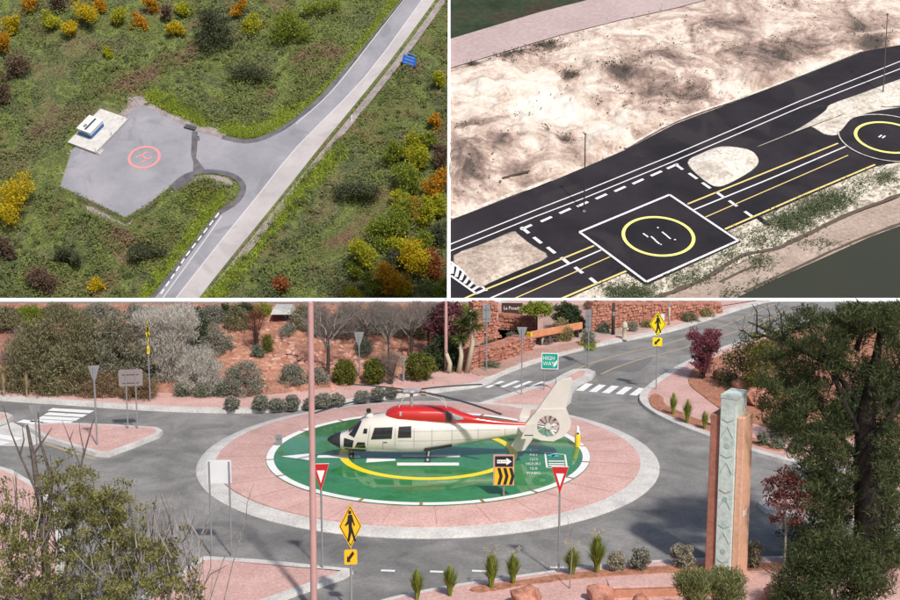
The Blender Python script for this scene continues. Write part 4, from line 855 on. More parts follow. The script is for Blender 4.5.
for u, v, n, su, sv in [(790, 222, 900, 13, 6), (815, 208, 800, 12, 6), (835, 200, 500, 10, 5), (860, 185, 200, 14, 7), (740, 236, 90, 10, 6), (766, 240, 160, 12, 5), (632, 295, 900, 14, 6), (700, 268, 150, 22, 6), (730, 256, 100, 10, 5), (760, 262, 160, 8, 5), (770, 285, 100, 10, 3), (690, 280, 200, 16, 4), (885, 178, 200, 8, 4), (820, 245, 90, 12, 4), (735, 296, 120, 8, 4)]:
    sp.append(np.stack([rng.normal(u, su, n), rng.normal(v, sv, n)], 1))
sp = np.concatenate(sp); ok = ~inside(sp[:, 0], sp[:, 1], asph) & ~inside(sp[:, 0], sp[:, 1], water); sp = sp[ok]
C_ = np.repeat(hit_np(S2, sp[:, 0], sp[:, 1], np.full(len(sp), .12)), 4, 0); C_ += rng.normal(size=C_.shape)*.14
tag(quads_obj('bank_turf', leaves_flat(C_, .2, .1, S2.n, .5), 'turf'), 'rough green turf and weeds on the bank above the river', 'turf', None, 'stuff')
mb = MB()
for i in range(520):
    u = random.uniform(455, 895); v = random.uniform(20, 205)
    if inside(np.array([u]), np.array([v]), asph)[0] or inside(np.array([u]), np.array([v]), track)[0] or inside(np.array([u]), np.array([v]), fieldp)[0]: continue
    q = S2.hit(u, v, float(h2(u, v))+.02); mb.rock(tuple(q), random.choice([.04, .05, .06, .08, .1, .13]), i, .75)
tag(mb.build('sand_rocks', 'sand_rock' if 'sand_rock' in M else surf('sand_rock', [(.10, .08, .07), (.30, .24, .2), (.5, .42, .36)], .9, .9)), 'loose rocks scattered over the pale sand', 'rocks', None, 'stuff')
# retaining wall along the left side of the sand flat
a0 = S2.ab(450, 345)[1]; a1 = S2.ab(450, -75)[1]
rw = thing('retaining_wall', 'white-topped retaining wall running up between the wood and the sand flat', 'wall', S2.w(-S2.o.x, a0))
o_ = rw.location; q0 = S2.w(-S2.o.x, a0)-o_; q1 = S2.w(-S2.o.x, a1)-o_
def wallseg(x0, x1, up0, name, mat, bottom=None):
    top = [(q0.y, q0.z+up0), (q1.y, q1.z+up0)]; bot = [(q1.y, (q1.z-.12) if bottom is None else bottom), (q0.y, (q0.z-.12) if bottom is None else bottom)]
    mb = MB(); pr = top+bot; mb.add([(x0, y, z) for y, z in pr]+[(x1, y, z) for y, z in pr], [(0, 1, 2, 3), (7, 6, 5, 4), (0, 4, 5, 1), (1, 5, 6, 2), (2, 6, 7, 3), (3, 7, 4, 0)]); return mb.build(name, mat, rw)
wallseg(-.24, -.02, .0, 'wall', 'wall_grey', -45); wallseg(-.27, .05, .62, 'coping', 'boundary_white')
structure(stroke(S2, [(451, 219), (470, 212), (515, 194), (530, 189), (552, 180)], .5, .16, smooth=4).sheetbuild('sand_edge', 'sand_white')); structure(stroke(S2, [(625, 149), (675, 122), (740, 99), (775, 86), (825, 66), (862, 51)], .35, .16, smooth=4).sheetbuild('sand_edge', 'sand_white'))
for px in ([(98, 118), (110, 104), (136, 96), (150, 101), (140, 106), (118, 121), (106, 112)], [(104, 210), (112, 214), (125, 224), (134, 219), (120, 232), (98, 222), (86, 206)]):
    structure(MB().sheet(poly_on(S1, px, 3), .035, W1).sheetbuild('gravel_patch', 'gravel_brown' if 'gravel_brown' in M else 'gravel_mauve'))
# ================================================================ the helicopter
HY = 42.55; HB = Vector((IC[0], HY, .212)); ho = Vector((HB.x, HY, HB.z))
def hp(u, v, y=HY):
    """pixel to (x, z) on the vertical plane through the helicopter, relative to its base"""
    d = ray(u, v); t = y/d.y; p = CAM+d*t; return (p.x-ho.x, p.z-ho.z)
he = thing('helicopter', 'white helicopter with red engine cowling parked on the green pad', 'helicopter', ho, 0)
FUS = [(327.5, 438.5, 440.5, .05), (331, 436, 443, .17), (336, 434, 445.5, .28), (341, 432.3, 447.3, .36), (348, 430.5, 448.8, .45), (355, 424.5, 449.3, .52), (362, 418, 449.7, .56), (370, 415, 450, .6), (385, 413.6, 450.4, .62), (405, 414.5, 450.8, .62), (425, 416.5, 450.6, .60), (440, 418.5, 448, .53), (455, 420, 445, .43), (475, 421.5, 441.5, .33), (495, 423, 438, .25), (512, 424, 435.2, .2), (532, 425, 432.5, .16)]
FX = [hp(s[0], s[1])[0] for s in FUS]; FT = [hp(s[0], s[1])[1] for s in FUS]; FB = [hp(s[0], s[2])[1] for s in FUS]; FWD = [s[3] for s in FUS]
def sect(x):
    return float(np.interp(x, FX, FT)), float(np.interp(x, FX, FB)), float(np.interp(x, FX, FWD))
def side_y(x, z, off=0):
    t, b, wd = sect(x); c = (t+b)/2; hgt = max(.01, (t-b)/2); q = min(.999, abs((z-c)/hgt)); return wd*(1-q**2.7)**(1/2.7)+off
def body_ring(x, t, b, wd, n=28, e=2.7):
    c = (t+b)/2; hgt = (t-b)/2; r = []
    for i in range(n):
        a = 2*math.pi*i/n; ca, sa = math.cos(a), math.sin(a)
        r.append((x, wd*math.copysign(abs(ca)**(2/e), ca), c+hgt*math.copysign(abs(sa)**(2/e), sa)))
    return r
def fus_rings(x0, x1, n): return [body_ring(x, *sect(x)) for x in np.linspace(x0, x1, n)]
xn = hp(341, 440)[0]
MB().loft(fus_rings(FX[0], xn, 10)).build('nose', 'heli_dark', he, smooth=40)
fus = MB().loft(fus_rings(xn, FX[-1], 60)).build('fuselage', 'heli_white', he, smooth=40)
def patch(px, name, mat, off=.012, par=he, n=9, sides=(-1, 1), fn=side_y):
    """a pane following the body side, quad patch from four pixel corners"""
    q = [Vector(hp(*p)) for p in px]
    for s in sides:
        mb = MB(); vs = []
        for o2 in (off, -.03):
            for i in range(n):
                for j in range(n):
                    a = q[0].lerp(q[1], j/(n-1)); b = q[3].lerp(q[2], j/(n-1)); p = a.lerp(b, i/(n-1)); vs.append((p.x, s*fn(p.x, p.y, o2), p.y))
        fs = [(i*n+j, i*n+j+1, (i+1)*n+j+1, (i+1)*n+j) for i in range(n-1) for j in range(n-1)]
        edge = [j for j in range(n)]+[i*n+n-1 for i in range(1, n)]+[(n-1)*n+j for j in range(n-2, -1, -1)]+[i*n for i in range(n-2, 0, -1)]
        m_ = n*n; fs += [(edge[i], edge[(i+1) % len(edge)], m_+edge[(i+1) % len(edge)], m_+edge[i]) for i in range(len(edge))]
        mb.add(vs, fs).build(name, mat, par, smooth=40)
SH = 2.2   # near side sits lower in the picture than the centre plane
def up(px): return [(u, v-SH) for u, v in px]
patch(up([(349.5, 433.5), (361.5, 421), (362.3, 421.2), (355.5, 435.5)]), 'windscreen', 'heli_glass')
patch(up([(345, 437), (354.8, 438.5), (353.5, 446), (344.5, 445.5)]), 'chin_window', 'heli_glass')
patch(up([(358.5, 440), (366, 440), (366.5, 446), (355.5, 445.8)]), 'chin_window', 'heli_glass')
patch(up([(365, 426.5), (368.5, 426.5), (368, 431), (364, 431)]), 'quarter_window', 'heli_glass')
patch(up([(375.5, 425.5), (393.5, 424.8), (392.5, 435.8), (372, 436.6)]), 'cabin_window', 'heli_glass')
patch(up([(399.5, 424.5), (411.8, 424), (411.8, 434.8), (398.5, 435)]), 'cabin_window', 'heli_glass')
patch(up([(345, 447), (367, 448.2), (366, 450.6), (347, 450.2)]), 'belly_panel', 'heli_dark', .01)
patch(up([(425, 445.8), (452, 442.8), (452, 446.2), (424, 449.5)]), 'sponson', 'heli_dark', .05)
for a_, b_ in (((396.2, 423), (395.5, 447)), ((371, 424), (368, 447)), ((414.5, 423), (414.5, 446)), ((432, 422.5), (432, 444)), ((452, 423.5), (452, 441)), ((478, 424.5), (478, 439.5)), ((505, 426), (505, 436)), ((384, 438.5), (383.6, 447))): patch(up([(a_[0]-.3, a_[1]), (a_[0]+.3, a_[1]), (b_[0]+.3, b_[1]), (b_[0]-.3, b_[1])]), 'door_seam', 'heli_grey', .004, n=6)
# windscreen across the nose top
xw0, xw1 = hp(349.5, 432)[0], hp(360.5, 421)[0]
mb = MB(); vs = []; n = 10
for i in range(n):
    x = xw0+(xw1-xw0)*i/(n-1); t, b, wd = sect(x)
    for j in range(n):
        yy = wd*.62*(2*j/(n-1)-1); q = (1-(abs(yy)/wd)**2.7)**(1/2.7); vs.append((x-.012, yy, (t+b)/2+(t-b)/2*q+.012))
mb.add(vs, [(i*n+j, i*n+j+1, (i+1)*n+j+1, (i+1)*n+j) for i in range(n-1) for j in range(n-1)]).build('windscreen_top', 'heli_glass', he, smooth=40)
# cowling
COW = [(386.5, 411, 416.5, .22), (391, 407.6, 418.5, .33), (399, 405.6, 420, .40), (420, 405.4, 421, .42), (445, 406.2, 422, .38), (452, 407.5, 422.3, .33), (462, 412, 423, .25), (475, 416.2, 423.6, .17), (500, 420.2, 425, .12), (529, 423, 427, .07)]
CXs = [hp(s[0], s[1])[0] for s in COW]; CTs = [hp(s[0], s[1])[1] for s in COW]; CBs = [hp(s[0], s[2]+1.5)[1] for s in COW]; CWs = [s[3] for s in COW]
csec = lambda x: (float(np.interp(x, CXs, CTs)), float(np.interp(x, CXs, CBs)), float(np.interp(x, CXs, CWs)))
MB().loft([body_ring(x, *csec(x), 24, 2.4) for x in np.linspace(CXs[0], CXs[-1], 48)]).build('engine_cowling', 'heli_red', he, smooth=40)
def cow_y(x, z, off=0):
    t, b, wd = csec(x); c = (t+b)/2; hgt = max(.01, (t-b)/2); q = min(.99, abs((z-c)/hgt)); return wd*(1-q**2.4)**(1/2.4)+off
patch([(446.3, 408.5), (451.5, 409.5), (451, 419.5), (445.6, 419)], 'exhaust', 'heli_dark', .02, fn=cow_y, n=6)
patch([(452.5, 411), (463, 415.6), (463.5, 417.4), (452, 418)], 'intake_grille', 'heli_grey', .012, fn=cow_y, n=6)
patch([(400, 409), (402, 409), (402, 413), (400, 413)], 'latch', 'heli_grey', .015, fn=cow_y, n=4)
# mast, hub and rails
hx, hz = hp(411.5, 391.5); zc = hp(411, 406)[1]
MB().tube([(hx, 0, zc-.1), (hx, 0, hz)], .055, 12).build('mast', 'heli_grey', he, smooth=40)
hub = MB().lathe([(.05, -.07), (.16, -.05), (.2, 0), (.17, .06), (.08, .09)], 18, (hx, 0, hz)).build('rotor_hub', 'heli_grey', he, smooth=40)
for px in ([(399, 406), (402, 399), (406, 394), (411, 393)], [(446.5, 406.5), (444, 401), (440, 397), (430, 395.2), (416, 394)]):
    for s in (-.2, .2): MB().tube([(hp(u, v)[0], s*(1 if i < 3 else .6), hp(u, v)[1]) for i, (u, v) in enumerate(px)], .011, 6).build('hand_rail', 'heli_white', he)
for j, (dx, dy, dz) in enumerate([(-3.15, -1.75, -.34), (2.95, -1.75, -.36), (-2.1, 1.3, -.10), (2.4, 1.45, -.14)]):
    d = Vector((dx, dy, 0)); L_ = d.length; d.normalize(); sd = Vector((-d.y, d.x, 0)); rings = []
    for i in range(10):
        t = i/9; r0 = .22+(L_-.22)*t; c = Vector((hx, 0, hz))+d*r0+Vector((0, 0, dz*t**1.8+.03)); wd = .05 if t < .08 else .085; th = .028 if t < .1 else .02
        rings.append([tuple(c+sd*wd*ca+Vector((0, 0, th*sa))) for ca, sa in ((-1, 0), (-.4, .8), (.5, 1), (1, .2), (.5, -.6), (-.4, -.6))])
    MB().loft(rings).build('rotor_blade', 'heli_dark', he, smooth=50)
    MB().tube([Vector((hx, 0, hz+.02)), Vector((hx, 0, hz+.02))+d*.35], .06, 8).build('blade_grip', 'heli_grey', he)
# tail: fin, ducted fan, stabilisers
def plate(px, name, mat, y0, y1, par=he, bev=.02): return MB().prism([hp(u, v) for u, v in px], y0, y1, lambda a, b, h: (a, h, b)).build(name, mat, par, bevel=bev)
plate([(531, 418), (557, 381.5), (562, 378.8), (570.5, 377.3), (572.5, 380), (565.5, 409.5), (541, 411)], 'vertical_fin', 'heli_white', -.07, .07)
plate([(534, 437), (527, 428), (519, 432), (511, 445.5), (516.5, 451.5), (524.5, 450.5)], 'lower_fin', 'heli_white', -.06, .06)
fc = Vector(hp(548, 425.8)); outl = [Vector(hp(u, v)) for u, v in ((525, 424), (533, 414), (542, 408.5), (566, 408), (571, 420), (570, 427.5), (563, 436), (553, 440.5), (541, 439.5), (532, 436.5), (527, 431))]
rfan = 11.3*HY/F*1.03; mb = MB(); n = 56; inn = []; oo = []
for i in range(n):
    a = 2*math.pi*i/n; d = Vector((math.cos(a), math.sin(a))); best = None
    for k in range(len(outl)):
        p, q = outl[k]-fc, outl[(k+1) % len(outl)]-fc; e_ = q-p; den = d.x*e_.y-d.y*e_.x
        if abs(den) < 1e-9: continue
        t = (p.x*e_.y-p.y*e_.x)/den; s_ = (p.x*d.y-p.y*d.x)/den
        if t > 0 and -1e-6 <= s_ <= 1+1e-6: best = t if best is None else max(best, t)
    oo.append(fc+d*max(best or rfan*1.25, rfan*1.1)); inn.append(fc+d*rfan)
mb.loft([[(p.x, -.11, p.y) for p in inn], [(p.x, -.12, p.y) for p in oo], [(p.x, .12, p.y) for p in oo], [(p.x, .11, p.y) for p in inn], [(p.x, -.11, p.y) for p in inn]], cap=False)
mb.build('fan_duct', 'heli_white', he, smooth=35)
for i in range(11):
    a = 2*math.pi*(i+.3)/11; d = Vector((math.cos(a), 0, math.sin(a))); sd = Vector((-d.z, 0, d.x)); c0 = Vector((fc.x, 0, fc.y))
    tw = Vector((0, .035, 0)); mb = MB()
    pts = [c0+d*rfan*.25-sd*.025-tw, c0+d*rfan*.97-sd*.03-tw*.8, c0+d*rfan*.97+sd*.03+tw*.8, c0+d*rfan*.25+sd*.025+tw]
    nrm = (pts[1]-pts[0]).cross(pts[3]-pts[0]).normalized()*.006; mb.add([p-nrm for p in pts]+[p+nrm for p in pts], [(0, 1, 2, 3), (7, 6, 5, 4), (0, 4, 5, 1), (1, 5, 6, 2), (2, 6, 7, 3), (3, 7, 4, 0)])
    mb.build('fan_blade', 'heli_grey' if i % 3 else 'heli_white', he)
mb = MB().tube([(fc.x, -.09, fc.y), (fc.x, .1, fc.y)], rfan*.27, 16); mb.build('fan_hub', 'heli_white', he)
sx0, sz0 = hp(516, 424); sx1, _ = hp(530, 424)
for s in (-1, 1):
    MB().prism([(sx0+.05, s*.1), (sx1, s*.1), (sx1+.05, s*1.15), (sx0+.2, s*1.15)], sz0-.1, sz0-.05).build('stabiliser', 'heli_white', he, bevel=.01)
    MB().prism([(sx0+.1, sz0-.2), (sx1+.02, sz0-.2), (sx1+.12, sz0+.28), (sx0+.3, sz0+.28)], s*1.15, s*1.15+.04, lambda a, b, h: (a, h, b)).build('end_plate', 'heli_white', he)
# gear
def wheel(x, y, r):
    w_ = thing_child('wheel', he)
    mb = MB(); prof = [(r*.55, -.05), (r*.9, -.055), (r, -.03), (r, .03), (r*.9, .055), (r*.55, .05)]; rings = []
    for q in prof: rings.append([(x+q[0]*math.cos(2*math.pi*i/20), y+q[1], r+q[0]*math.sin(2*math.pi*i/20)) for i in range(20)])
    t = mb.loft(rings).build('wheel', 'rubber', he, smooth=40)
    MB().tube([(x, y-.058, r), (x, y+.058, r)], r*.5, 14).build('rim', 'heli_grey', t)
thing_child = lambda n_, p_: None
for z_ in (437.8, 428.6): patch(up([(398, z_), (500, z_+1.5), (500, z_+1.8), (398, z_+.35)]), 'panel_seam', 'heli_grey', .003, n=12)
patch(up([(384.2, 439.3), (388, 439.2), (388, 440), (384.2, 440.1)]), 'door_handle', 'heli_dark', .01, n=4)
gx, _ = hp(351.5, 455); bz = sect(gx)[1]
for s in (-.09, .09): wheel(gx, s, .085)
MB().tube([(gx, 0, .085), (gx+.02, 0, bz+.12)], .035, 8).build('nose_strut', 'heli_grey', he)
mx, _ = hp(428, 455)
for s in (-1, 1):
    wheel(mx, s*.55, .1); MB().tube([(mx, s*.5, .1), (mx+.05, s*.42, .42)], .035, 8).build('main_strut', 'heli_grey', he); MB().tube([(mx, s*.55, .1), (mx-.02, s*.48, .1)], .03, 8).build('axle', 'heli_grey', he)
# roof sensor
rx, rz_ = hp(369.5, 414.5)
MB().lathe([(.12, -.12), (.16, -.02), (.13, .06), (.05, .1)], 16, (rx, -.1, rz_)).build('sensor_base', 'heli_white', he, smooth=40)
MB().lathe([(.03, 0), (.075, .04), (.085, .09), (.06, .15), (.01, .165)], 16, (rx-.02, -.1, rz_+.08)).build('sensor_ball', 'heli_dark', he, smooth=40)
# ================================================================ signs and posts
def vert(a, b, h): return (a, -h, b)
def sign_root(name, label, u, v, rz=0, cat='sign', group=None, z=0):
    return thing(name, label, cat, P(u, v, z), math.radians(rz), group)
def post(t, h, x=0, r=.03, mat='metal', z0=-.03, y=.03, name='post'): return MB().tube([(x, y, z0), (x, y, h)], r, 8).build(name, mat, t, smooth=40)
def panel(t, poly, name, mat, y0=0, y1=.02, par=None, bev=0): return MB().prism(poly, y0, y1, vert).build(name, mat, par or t, bevel=bev)
def rect(x0, x1, z0, z1): return [(x0, z0), (x1, z0), (x1, z1), (x0, z1)]
def rrect(x0, x1, z0, z1, r=.04):
    out = []
    for cx, cz, a0 in ((x1-r, z1-r, 0), (x0+r, z1-r, 90), (x0+r, z0+r, 180), (x1-r, z0+r, 270)):
        for k in range(4): a = math.radians(a0+30*k); out.append((cx+r*math.cos(a), cz+r*math.sin(a)))
    return out
YA = .52
def yield_tri(c, s): return [(-s/2*YA, c+s*.433), (s/2*YA, c+s*.433), (0, c-s*.433)]
def bez(t, pts, name, mat, y, parent): return MB().prism(pts, y, y+.004, vert).build(name, mat, parent)
PED = [[(.02*math.cos(a)*2.2-.01, .33+.045*math.sin(a)) for a in [i*math.pi/5 for i in range(10)]], [(-.06, .27), (.05, .28), (.09, .14), (.13, .02), (.10, 0), (.05, .12), (.045, .0), (.10, -.18), (.16, -.36), (.10, -.36), (.03, -.16), (-.03, -.36), (-.09, -.36), (-.045, -.12), (-.05, .06), (-.13, .0), (-.15, .03), (-.08, .13)]]
def ped_sign(label, u, v, vtop, rz, mat, diag, ax=.5, r=.03):
    t = sign_root('pedestrian_sign', label, u, v, rz, 'sign', 'pedestrian crossing signs'); p = t.location; top = zat(p, vtop); c = top-diag/2
    post(t, top-.05, r=r)
    d = diag/2; pn = panel(t, [(0, c+d), (d*ax, c), (0, c-d), (-d*ax, c)], 'warning_panel', mat, 0, .02)
    k = diag/1.07
    for poly in PED: bez(t, [(x*k*1.25*(.35+.65*ax), c+z*k*1.02) for x, z in poly], 'walker_symbol', 'sign_black', .021, pn)
    for i in range(4):
        q = [Vector((0, d*.91)), Vector((d*.91*ax, 0)), Vector((0, -d*.91)), Vector((-d*.91*ax, 0))]; a, b = q[i], q[(i+1) % 4]; n_ = Vector((0, 0))-(a+b)/2; n_.normalize(); n_ *= .02
        bez(t, [(a.x, c+a.y), (b.x, c+b.y), (b.x+n_.x, c+b.y+n_.y), (a.x+n_.x, c+a.y+n_.y)], 'border_line', 'sign_black', .021, pn)
    z = c-d-.04
    ar = panel(t, rrect(-.3*k*ax, .3*k*ax, z-.36*k, z), 'arrow_plaque', mat, 0, .02)
    zc_ = z-.18*k; bez(t, [(x*k*ax*1.2, zc_+y*k) for x, y in ((-.15, -.12), (-.14, .04), (-.10, 0), (.08, .15), (.14, .08), (-.04, -.07), (.0, -.11))], 'arrow', 'sign_black', .021, ar)
    return t
ped_sign('large yellow pedestrian crossing sign in the foreground by the pink splitter island', 351.5, 612, 504, 4, 'sign_yellow', 1.12)
ped_sign('yellow pedestrian crossing sign across the road by the red stone wall', 656, 393, 311.5, -9, 'sign_lemon', 1.05, .66, r=.022)
ped_sign('yellow pedestrian crossing sign seen edge-on behind the back pavement at left', 150.5, 405, 320.5, 20, 'sign_lemon', .98, .17, r=.025)
def yield_sign(label, u, v, vtop, rz, back=False, s=.8, r=.026):
    t = sign_root('yield_sign', label, u, v, rz, 'sign', 'yield signs round the junction'); top = zat(t.location, vtop); post(t, top-.06, r=r, y=.03 if not back else -.03)
    c = top-s*.433; pn = panel(t, yield_tri(c, s), 'panel', 'metal_back' if back else 'sign_white', 0, .015)
    if back:
        panel(t, yield_tri(c, s), 'front_face', 'sign_red', -.006, -.001, pn)
    else:
        MB().prism(yield_tri(c, s*.97), .016, .019, vert).build('red_border', 'sign_red', pn); MB().prism(yield_tri(c+.015, s*.46), .0195, .023, vert).build('white_centre', 'sign_white', pn)
    return t
yield_sign('red and white yield sign left of the big pink lamp pole base', 322.5, 572, 463.5, 4, s=.86)
yield_sign('red and white yield sign at the front pavement, right of centre', 558.5, 577.5, 466.5, -4, s=.86)
yield_sign('grey back of a yield sign on the left pink island', 97.5, 449, 365.5, 12, True, s=.78, r=.03)
yield_sign('grey back of a yield sign on the pink island behind the helicopter', 521.5, 397.5, 327, -3, True)
yield_sign('grey back of a yield sign in front of the round green shrubs', 359.5, 383, 332, 3, True, s=.85)
yield_sign('pale back of a yield sign behind the bare branches at far left', 38.5, 471, 405, 10, True, s=.78)
def rect_sign(label, u, v, vtop, w_, h_, posts, rz=0, mat='metal_back', name='sign_back', cat='sign', r=.025):
    t = sign_root(name, label, u, v, rz, cat); top = zat(t.location, vtop); 
    for x in posts: post(t, top-.04, x, r, y=-.03)
    pn = panel(t, rrect(-w_/2, w_/2, top-h_, top, .04), 'panel', mat, 0, .015)
    for zz in (top-h_*.25, top-h_*.75) if mat != 'sign_back_pale' and getattr(mat, 'name', '') != 'sign_back_pale' else (): MB().box((0, -.045, zz), (w_*.7, .02, .035)).build('brace', mat, pn)
    return t
rect_sign('wide grey sign back on two posts, left pink island', 133, 432.5, 369.5, .86, .62, (-.17, .17), 10, 'sign_back_mauve' if 'sign_back_mauve' in M else gloss('sign_back_mauve', (.24, .20, .20), .6))
rect_sign('pale sign back on two tall posts at the left of the roundabout', 222, 556, 460, .66, .66, (-.27, .27), 0, 'sign_back_pale' if 'sign_back_pale' in M else gloss('sign_back_pale', (.66, .68, .70), .55))
rect_sign('small grey sign back on the left of the pink roundabout ring', 279, 451, 434.5, .24, .48, (0,), 25)
rect_sign('tall grey sign back before the red shop wall', 486, 374.5, 304.5, .42, .8, (0,), 35, r=.03)
rect_sign('grey sign back on the near kerb of the side road, right of the bench', 587.5, 366, 309.5, .42, 1.0, (0,), 50, r=.03)
# plain pink lamp poles
for u, vb, vt, r_, lab in ((314, 612, 302.6, .078, 'tall pink lamp pole in the left foreground'), (446, 374.5, 302.6, .075, 'pink lamp pole behind the helicopter rotor')):
    b = P(u, vb); t = thing('lamp_pole', lab, 'pole', b); ht = zat(b, vt); dx = xat(b, 310.5 if u < 400 else 446, ht)-b.x
    MB().tube([(0, 0, 0), (dx/2, 0, ht/2), (dx, 0, ht)], [r_*1.12, r_, r_*.9], 14).build('pole', 'pole_pink', t, smooth=40); MB().lathe([(r_*2, 0), (r_*2, .05), (r_*1.4, .12)], 14).build('base_plate', 'pole_pink', t)
    MB().lathe([(r_*.92, 0), (r_*.95, .03), (r_*.2, .05)], 14, (dx, 0, ht-.03)).build('cap', 'pole_pink', t)
# one-way and chevron board
t = sign_root('chevron_sign', 'one way arrow sign over yellow chevron board on the roundabout', 503.5, 503, 0); top = zat(t.location, 454.5); w_ = .64; hh_ = .98
post(t, top-.1, 0, .035, 'pole_brown' if 'pole_brown' in M else gloss('pole_brown', (.22, .16, .14), .7))
bk = panel(t, rect(-w_/2, w_/2, top-hh_, top), 'backing', 'pole_pink', 0, .025)
ow = panel(t, rect(-w_*.42, w_*.44, top-.38, top-.05), 'one_way_panel', 'sign_black', .026, .034)
bez(t, [(-.21, top-.27), (.08, top-.27), (.08, top-.33), (.24, top-.215), (.08, top-.10), (.08, top-.16), (-.21, top-.16)], 'arrow', 'sign_white', .035, ow)
vs, fs = text_mesh('ONE WAY', .075); MB().add([(x-.06, -.0415, top-.215+y) for x, y, z in vs], fs).sheetbuild('lettering', 'sign_black', ow)
cv = panel(t, rect(-w_*.44, w_*.46, top-hh_+.02, top-.41), 'chevron_panel', 'sign_yellow', .026, .034)
for i in range(3):
    x = -.20+.18*i; zt, zb = top-.42, top-hh_+.03; zm = (zt+zb)/2
    bez(t, [(x, zt), (x+.10, zt), (x+.17, zm), (x+.10, zb), (x, zb), (x+.07, zm)], 'chevron', 'sign_black', .035, cv)
# green place-name board
t = sign_root('street_sign', 'green street name board on two posts behind the helicopter tail', 549.5, 393.5, -6); top = zat(t.location, 353)
for x in (-.23, .25): post(t, top-.1, x, .022, y=.02)
gw = .70; pn = panel(t, rect(-gw/2, gw/2, top-.68, top), 'panel', 'sign_white', 0, .015); gf = panel(t, rrect(-gw/2+.03, gw/2-.03, top-.65, top-.03), 'green_field', 'sign_green', .016, .02, pn)
for tx, dz in (('HIGH', .22), ('WAY', .45)):
    vs, fs = text_mesh(tx, .24); MB().add([(x*.85-.05, -.024, top-dz+y) for x, y, z in vs], fs).sheetbuild('lettering', 'sign_white', gf)
bez(t, [(.18, top-.42), (.30, top-.28), (.30, top-.36), (.26, top-.5), (.14, top-.6)], 'swoosh', 'sign_white', .021, gf)
# yellow bollard
b = P(577.5, 447, .19); t = thing('bollard', 'yellow bollard with white top on the far side of the roundabout ring', 'bollard', b); hb_ = zat(b, 426)-b.z
MB().lathe([(.10, 0), (.10, hb_*.6), (.09, hb_*.62)], 14).build('sleeve', 'bollard_yellow', t, smooth=40); MB().lathe([(.07, hb_*.6), (.09, hb_*.72), (.05, hb_*.82), (.06, hb_*.9), (.02, hb_)], 12).build('top', 'sign_white', t, smooth=40); MB().box((0, -.085, hb_*.68), (.07, .03, .06)).build('reflector', 'heli_dark', t)
b = P(403.5, 381.5, .13); t = thing('marker_post', 'short grey post left of the largest round shrub', 'post', b); MB().tube([(0, 0, 0), (0, 0, .95)], .05, 8).build('post', 'metal', t); MB().box((0, 0, .98), (.18, .1, .16)).build('head', 'metal_back', t)
b = P(624.5, 339, .13); t = thing('hydrant', 'cream hydrant post beside the side road', 'hydrant', b); MB().lathe([(.16, 0), (.12, .1), (.11, .55), (.15, .6), (.13, .78), (.04, .9)], 14).build('barrel', 'bark_pale', t, smooth=40); MB().tube([(-.2, 0, .5), (.2, 0, .5)], .06, 8).build('outlet', 'bark_pale', t)
# ================================================================ pillar monument
b = P(722, 579, .1); t = thing('pillar_monument', 'tall terracotta pillar with pale green carved core by the front pavement', 'monument', b, math.radians(-32))
ztop = zat(b, 399); zs = zat(b, 421)
cw, cd = .42, .78
MB().box((0, cd/2, (ztop-.1)/2), (cw, cd, ztop-.1-.0)).build('core', 'verdigris', t, bevel=.015)
MB().box((0, cd/2, ztop-.05), (cw+.02, cd+.02, .1)).build('cap', 'verdigris', t, bevel=.01)
MB().add(*(lambda m_: (m_.v, m_.f))(MB().box((-cw/2-.15, cd/2+.03, zs/2), (.29, cd*.92, zs), 0, .93))).build('side_slab', 'terracotta_dark', t, bevel=.02)  # darker slab: shade of the side away from the sun put into its colour
MB().add(*(lambda m_: (m_.v, m_.f))(MB().box((cw/2+.10, cd/2+.03, zs/2), (.19, cd*.92, zs), 0, .95))).build('side_slab', 'orange_render_lit', t, bevel=.02)  # paler slab: sunlight on this face painted into the orange
for k_ in range(9):
    z = .5+k_*.47; s_ = 1 if k_ % 2 else -1; col = 'motif_rust' if k_ == 4 else 'verdigris_dark'
    MB().prism([(-.15, z), (0, z+.17*s_+.1), (.15, z), (.15, z+.035), (0, z+.17*s_+.135), (-.15, z+.035)], .001, .012, vert).build('relief', col, t)
    if k_ % 3 == 0: MB().prism([(.07*math.cos(i*.5236), z+.26+.07*math.sin(i*.5236)) for i in range(12)], .001, .012, vert).build('relief', 'verdigris_dark', t)
for dy in (-.07, .07): MB().box((cw/2+.195, cd/2+dy, 1.75), (.02, .08, .14)).build('number_plate', 'sign_white', t)
